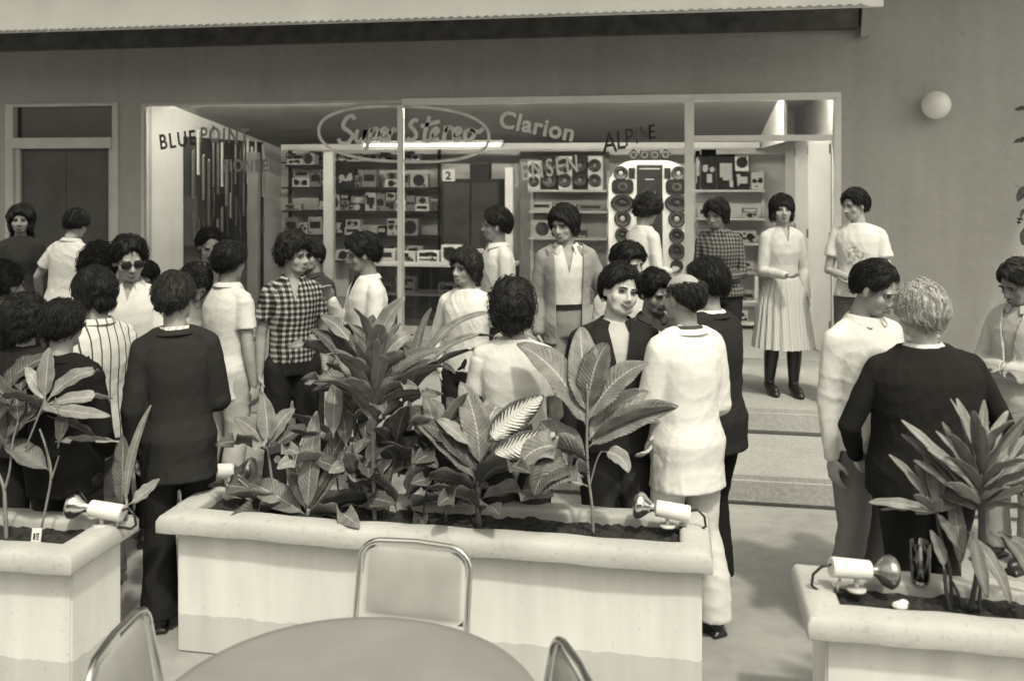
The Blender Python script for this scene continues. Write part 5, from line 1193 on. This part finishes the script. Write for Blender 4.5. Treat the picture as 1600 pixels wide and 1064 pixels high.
for i in range(58):
    fl.append((r2.uniform(515, 735), r2.uniform(680, 800), r2.uniform(-.06, .12), r2.uniform(0, 360), r2.uniform(10, 75), r2.uniform(.16, .30), r2.uniform(.07, .12), r2.uniform(20, 80), .25, r2.choice([0, 0, 0, 0, 1, 1, 2, 4]), r2.uniform(-30, 30)))
plant('foliage_plant', 'dense low foliage filling the centre of the middle planter', 630, 4.05, ZS, [[(560, 815, .005), (556, 740, .004), (550, 690, .003)], [(605, 818, .005), (612, 740, .004), (622, 700, .003)], [(660, 820, .005), (668, 760, .004), (690, 700, .003)], [(700, 820, .005), (690, 770, .004), (700, 720, .003)], [(535, 812, .005), (528, 760, .004), (522, 700, .003)]], fl, M_STEMD)
plant('dumb_cane', 'dumb cane with two large white feathered leaves in the middle planter', 748, 3.98, ZS, [[(748, 832, .014), (747, 790, .013), (748, 750, .011), (752, 725, .008)]],
 [(762, 690, -.10, 12, 42, .30, .12, 12, .12, 3, 0, .01), (765, 715, -.12, 4, 20, .30, .11, 12, .12, 3, 0, .01),  (746, 740, 0, 160, 60, .32, .12, 60, .35, 0), (742, 745, 0, 145, 72, .36, .12, 50, .35, 0), (750, 730, 0, 95, 80, .36, .13, 45, .35, 1), (744, 750, -.02, 172, 50, .34, .08, 30, .3, 4), (752, 735, 0, 60, 72, .40, .12, 90, .3, 1), (750, 750, 0, 10, 55, .42, .12, 95, .3, 0), (748, 760, -.03, -60, 50, .34, .12, 70, .3, 0), (746, 770, -.03, 200, 35, .30, .12, 50, .3, 0), (750, 780, -.03, -20, 25, .30, .12, 50, .3, 1), (744, 790, -.04, 230, 40, .26, .11, 60, .3, 0), (738, 700, -.02, 165, 42, .18, .06, 30, .3, 2), (752, 720, 0, 80, 66, .42, .12, 95, .25, 2, 20), (750, 800, -.04, -80, 40, .24, .10, 60, .3, 0), (742, 760, .04, 120, 65, .34, .12, 40, .3, 0)], M_STEMD)
plant('rubber_plant', 'tall thin stemmed plant with broad veined leaves near the right end of the middle planter', 926, 4.0, ZS, [[(927, 834, .0065), (925, 790, .006), (919, 740, .006), (917, 690, .006), (918, 640, .005), (917, 600, .004)], [(921, 760, .004), (932, 720, .0035), (940, 705, .003)]],
 [(918, 668, 0, 165, 66, .46, .16, 55, .3, 1), (918, 650, 0, 120, 76, .38, .15, 40, .3, 1), (918, 640, 0, 60, 78, .30, .13, 60, .3, 0), (918, 690, 0, 30, 48, .34, .11, 45, .3, 2, 25), (918, 700, 0, 8, 40, .40, .12, 35, .3, 1, 20), (918, 690, 0, -12, 34, .38, .09, 30, .3, 4), (918, 660, 0, 22, 62, .34, .13, 45, .3, 1), (920, 715, 0, 160, 35, .30, .13, 50, .3, 1), (920, 720, -.04, 185, 38, .38, .15, 135, .3, 1, 15), (920, 735, -.05, 200, 30, .30, .13, 120, .3, 0), (921, 740, -.03, 225, 30, .28, .12, 110, .25, 4), (938, 706, 0, -30, 10, .14, .07, 80, .3, 2), (920, 760, 0, 170, 20, .2, .09, 90, .3, 2)])
# left planter
plant('thin_stemmed_plant', 'thin stemmed plant with pale tipped leaves in the left planter', 68, 3.54, ZS, [[(60, 845, .005), (72, 790, .005), (80, 740, .005), (72, 700, .0045), (62, 670, .004)], [(80, 745, .004), (72, 700, .003)], [(80, 750, .004), (92, 712, .003)], [(40, 700, .004), (60, 650, .004), (70, 625, .003)]],
 [(70, 630, 0, 160, 62, .15, .055, 20, .3, 5), (70, 628, 0, 95, 80, .2, .07, 20, .3, 1), (72, 628, 0, 30, 50, .22, .07, 60, .3, 1), (72, 632, 0, 8, 14, .26, .055, 22, .3, 2), (72, 638, -.02, -10, -4, .25, .055, 5, .2, 2), (90, 700, 0, 60, 75, .18, .06, 20, .3, 1), (78, 735, 0, 172, 30, .26, .10, 10, .15, 4, 30), (74, 650, 0, 20, -25, .20, .07, 20, .3, 0), (86, 690, 0, 5, 5, .18, .04, 20, .3, 1), (72, 640, 0, -60, 30, .18, .07, 60, .3, 1), (70, 640, .02, 200, 40, .18, .07, 50, .3, 0)])
plant('thin_stemmed_plant', 'forked stem plant with dark leaves at the left edge of the left planter', 8, 3.52, ZS, [[(10, 845, .009), (8, 790, .008), (5, 758, .007), (-12, 720, .005)], [(7, 765, .006), (15, 735, .005), (20, 690, .004), (28, 660, .003)]],
 [(28, 665, 0, 120, 70, .22, .08, 40, .3, 0), (24, 680, 0, 60, 60, .20, .08, 50, .3, 0), (18, 700, 0, 200, 40, .22, .09, 40, .3, 1), (-10, 720, 0, 100, 70, .3, .10, 50, .3, 0), (5, 690, 0, 20, 55, .24, .09, 60, .3, 0), (-5, 660, 0, 60, 60, .26, .09, 50, .3, 1), (20, 640, 0, 170, 60, .2, .08, 40, .3, 0), (0, 620, .03, 40, 60, .24, .09, 60, .3, 0), (30, 620, .03, 100, 60, .22, .08, 60, .3, 0)])
plant('dry_leaf_clump', 'curled dry banana like leaf at the back right corner of the left planter', 196, 3.70, ZS, [[(196, 812, .008), (198, 785, .006), (192, 730, .006, .1)]],
 [(196, 790, 0, 95, 84, .40, .035, 25, .3, 1), (198, 790, 0, 15, 30, .14, .06, -20, .4, 2), (190, 795, 0, 100, 75, .3, .08, 40, .3, 0), (186, 690, 0, 170, 5, .14, .02, 10, .2, 5)])
# right planter
rl = []
for i in range(26):
    t_ = i/26; az = i*137.5+20; rl.append((1533+r2.uniform(-3, 3), 800-70*t_, 0, az, 25+55*t_+r2.uniform(-8, 8), r2.uniform(.20, .30), r2.uniform(.035, .05), r2.uniform(10, 45), .3, r2.choice([1, 2, 4, 4]), r2.uniform(-20, 20), .01))
for az, el, L in ((165, 52, .36), (160, 46, .32), (140, 66, .27), (75, 80, .32), (30, 66, .34), (10, 48, .28), (-20, 30, .26), (170, 38, .24), (0, 20, .22)): rl.append((1533, 790, 0, az, el, L, .05, 12, .3, r2.choice([2, 4, 1])))
for px_, az in ((1545, -30), (1565, 0), (1520, 250), (1560, -60), (1512, 290)): rl.append((px_, 830, 0, az, -30, r2.uniform(.18, .26), .045, 50, .3, r2.choice([1, 4])))
plant('dracaena', 'tall spiky dracaena in the right planter in front of the black sweater', 1530, 3.54, ZS, [[(1515, 955, .009), (1528, 890, .010), (1534, 840, .013), (1533, 780, .012), (1533, 740, .008)], [(1530, 955, .006), (1532, 900, .006), (1534, 850, .006)], [(1485, 955, .008), (1478, 920, .007), (1476, 890, .006)], [(1505, 950, .005), (1496, 925, .005), (1486, 905, .004)]], rl+[(1476, 895, 0, 110, 80, .12, .04, 10, .3, 2), (1500, 890, 0, 60, 80, .3, .05, 30, .3, 1)], M_STEMD)
rl = []
for az, el, L, m_ in ((150, 58, .24, 2), (172, 14, .24, 2), (165, 4, .18, 2), (95, 82, .20, 2), (62, 76, .20, 2), (30, 55, .18, 1), (120, 70, .16, 1), (200, 40, .14, 1), (-50, -50, .14, 4), (250, 40, .14, 1), (10, 30, .14, 1)): rl.append((1463, 800, 0, az, el, L, .035, 14, .3, m_, 0, .01))
plant('dracaena', 'small spiky dracaena beside the drinking glass in the right planter', 1470, 3.56, ZS, [[(1487, 950, .007), (1484, 890, .006), (1470, 840, .006), (1463, 795, .005)]], rl, M_STEMD)
# potted palm standing behind the middle planter
r2 = random.Random(5); pl_ = []
for i in range(40):
    pl_.append((r2.uniform(520, 600), r2.uniform(560, 700), r2.uniform(-.2, .2), r2.uniform(0, 360), r2.uniform(20, 80), r2.uniform(.28, .42), r2.uniform(.07, .12), r2.uniform(30, 80), .3, r2.choice([0, 0, 0, 1]), r2.uniform(-20, 20)))
X, Y = wx(560, 5.0), 5.0
plant('shrub', 'dark leafy shrub growing behind the middle planter', 560, 5.0, 0.0, [[(555, 900, .012), (548, 760, .010), (540, 600, .006)], [(565, 900, .012), (572, 740, .009), (590, 620, .006)], [(560, 900, .010), (560, 640, .006)]], pl_, M_STEMD)
# chair back frames / bent rods right of the shrub: arching palm fronds
pl_ = [(640, 620, 0, a_, e_, L_, .05, d_, .3, m_) for a_, e_, L_, d_, m_ in ((20, 74, .75, 85, 1), (10, 66, .62, 80, 1), (-5, 58, .5, 70, 0), (160, 70, .5, 80, 0), (60, 78, .6, 70, 0), (-40, 60, .5, 90, 0))]
plant('palm', 'palm with long arching fronds between the pale shirted man and the white sweater', 640, 5.2, 0.0, [[(640, 900, .02), (640, 760, .018), (640, 620, .012)]], pl_, M_STEMD)
# edge plant on the wall at the far right
plant('climbing_plant', 'dark leaf tips entering at the right edge against the grey wall', 1616, 8.8, 0.38, [[(1612, 560, .012), (1620, 400, .01), (1618, 250, .008), (1617, 160, .005)]],
 [(1614, 175, 0, 175, 20, .14, .06, 40, .3, 0), (1614, 222, 0, 178, 15, .15, .06, 50, .3, 0), (1617, 290, 0, 190, -20, .2, .08, 50, .3, 0), (1617, 320, 0, 180, -30, .22, .08, 50, .3, 0), (1617, 350, 0, 185, -40, .2, .08, 40, .3, 0), (1618, 250, 0, 0, 20, .2, .08, 50, .3, 0), (1618, 380, 0, 10, 20, .2, .08, 50, .3, 0), (1618, 300, 0, 60, 20, .2, .08, 50, .3, 0), (1618, 160, 0, 20, 50, .2, .08, 50, .3, 0)], M_STEMD)
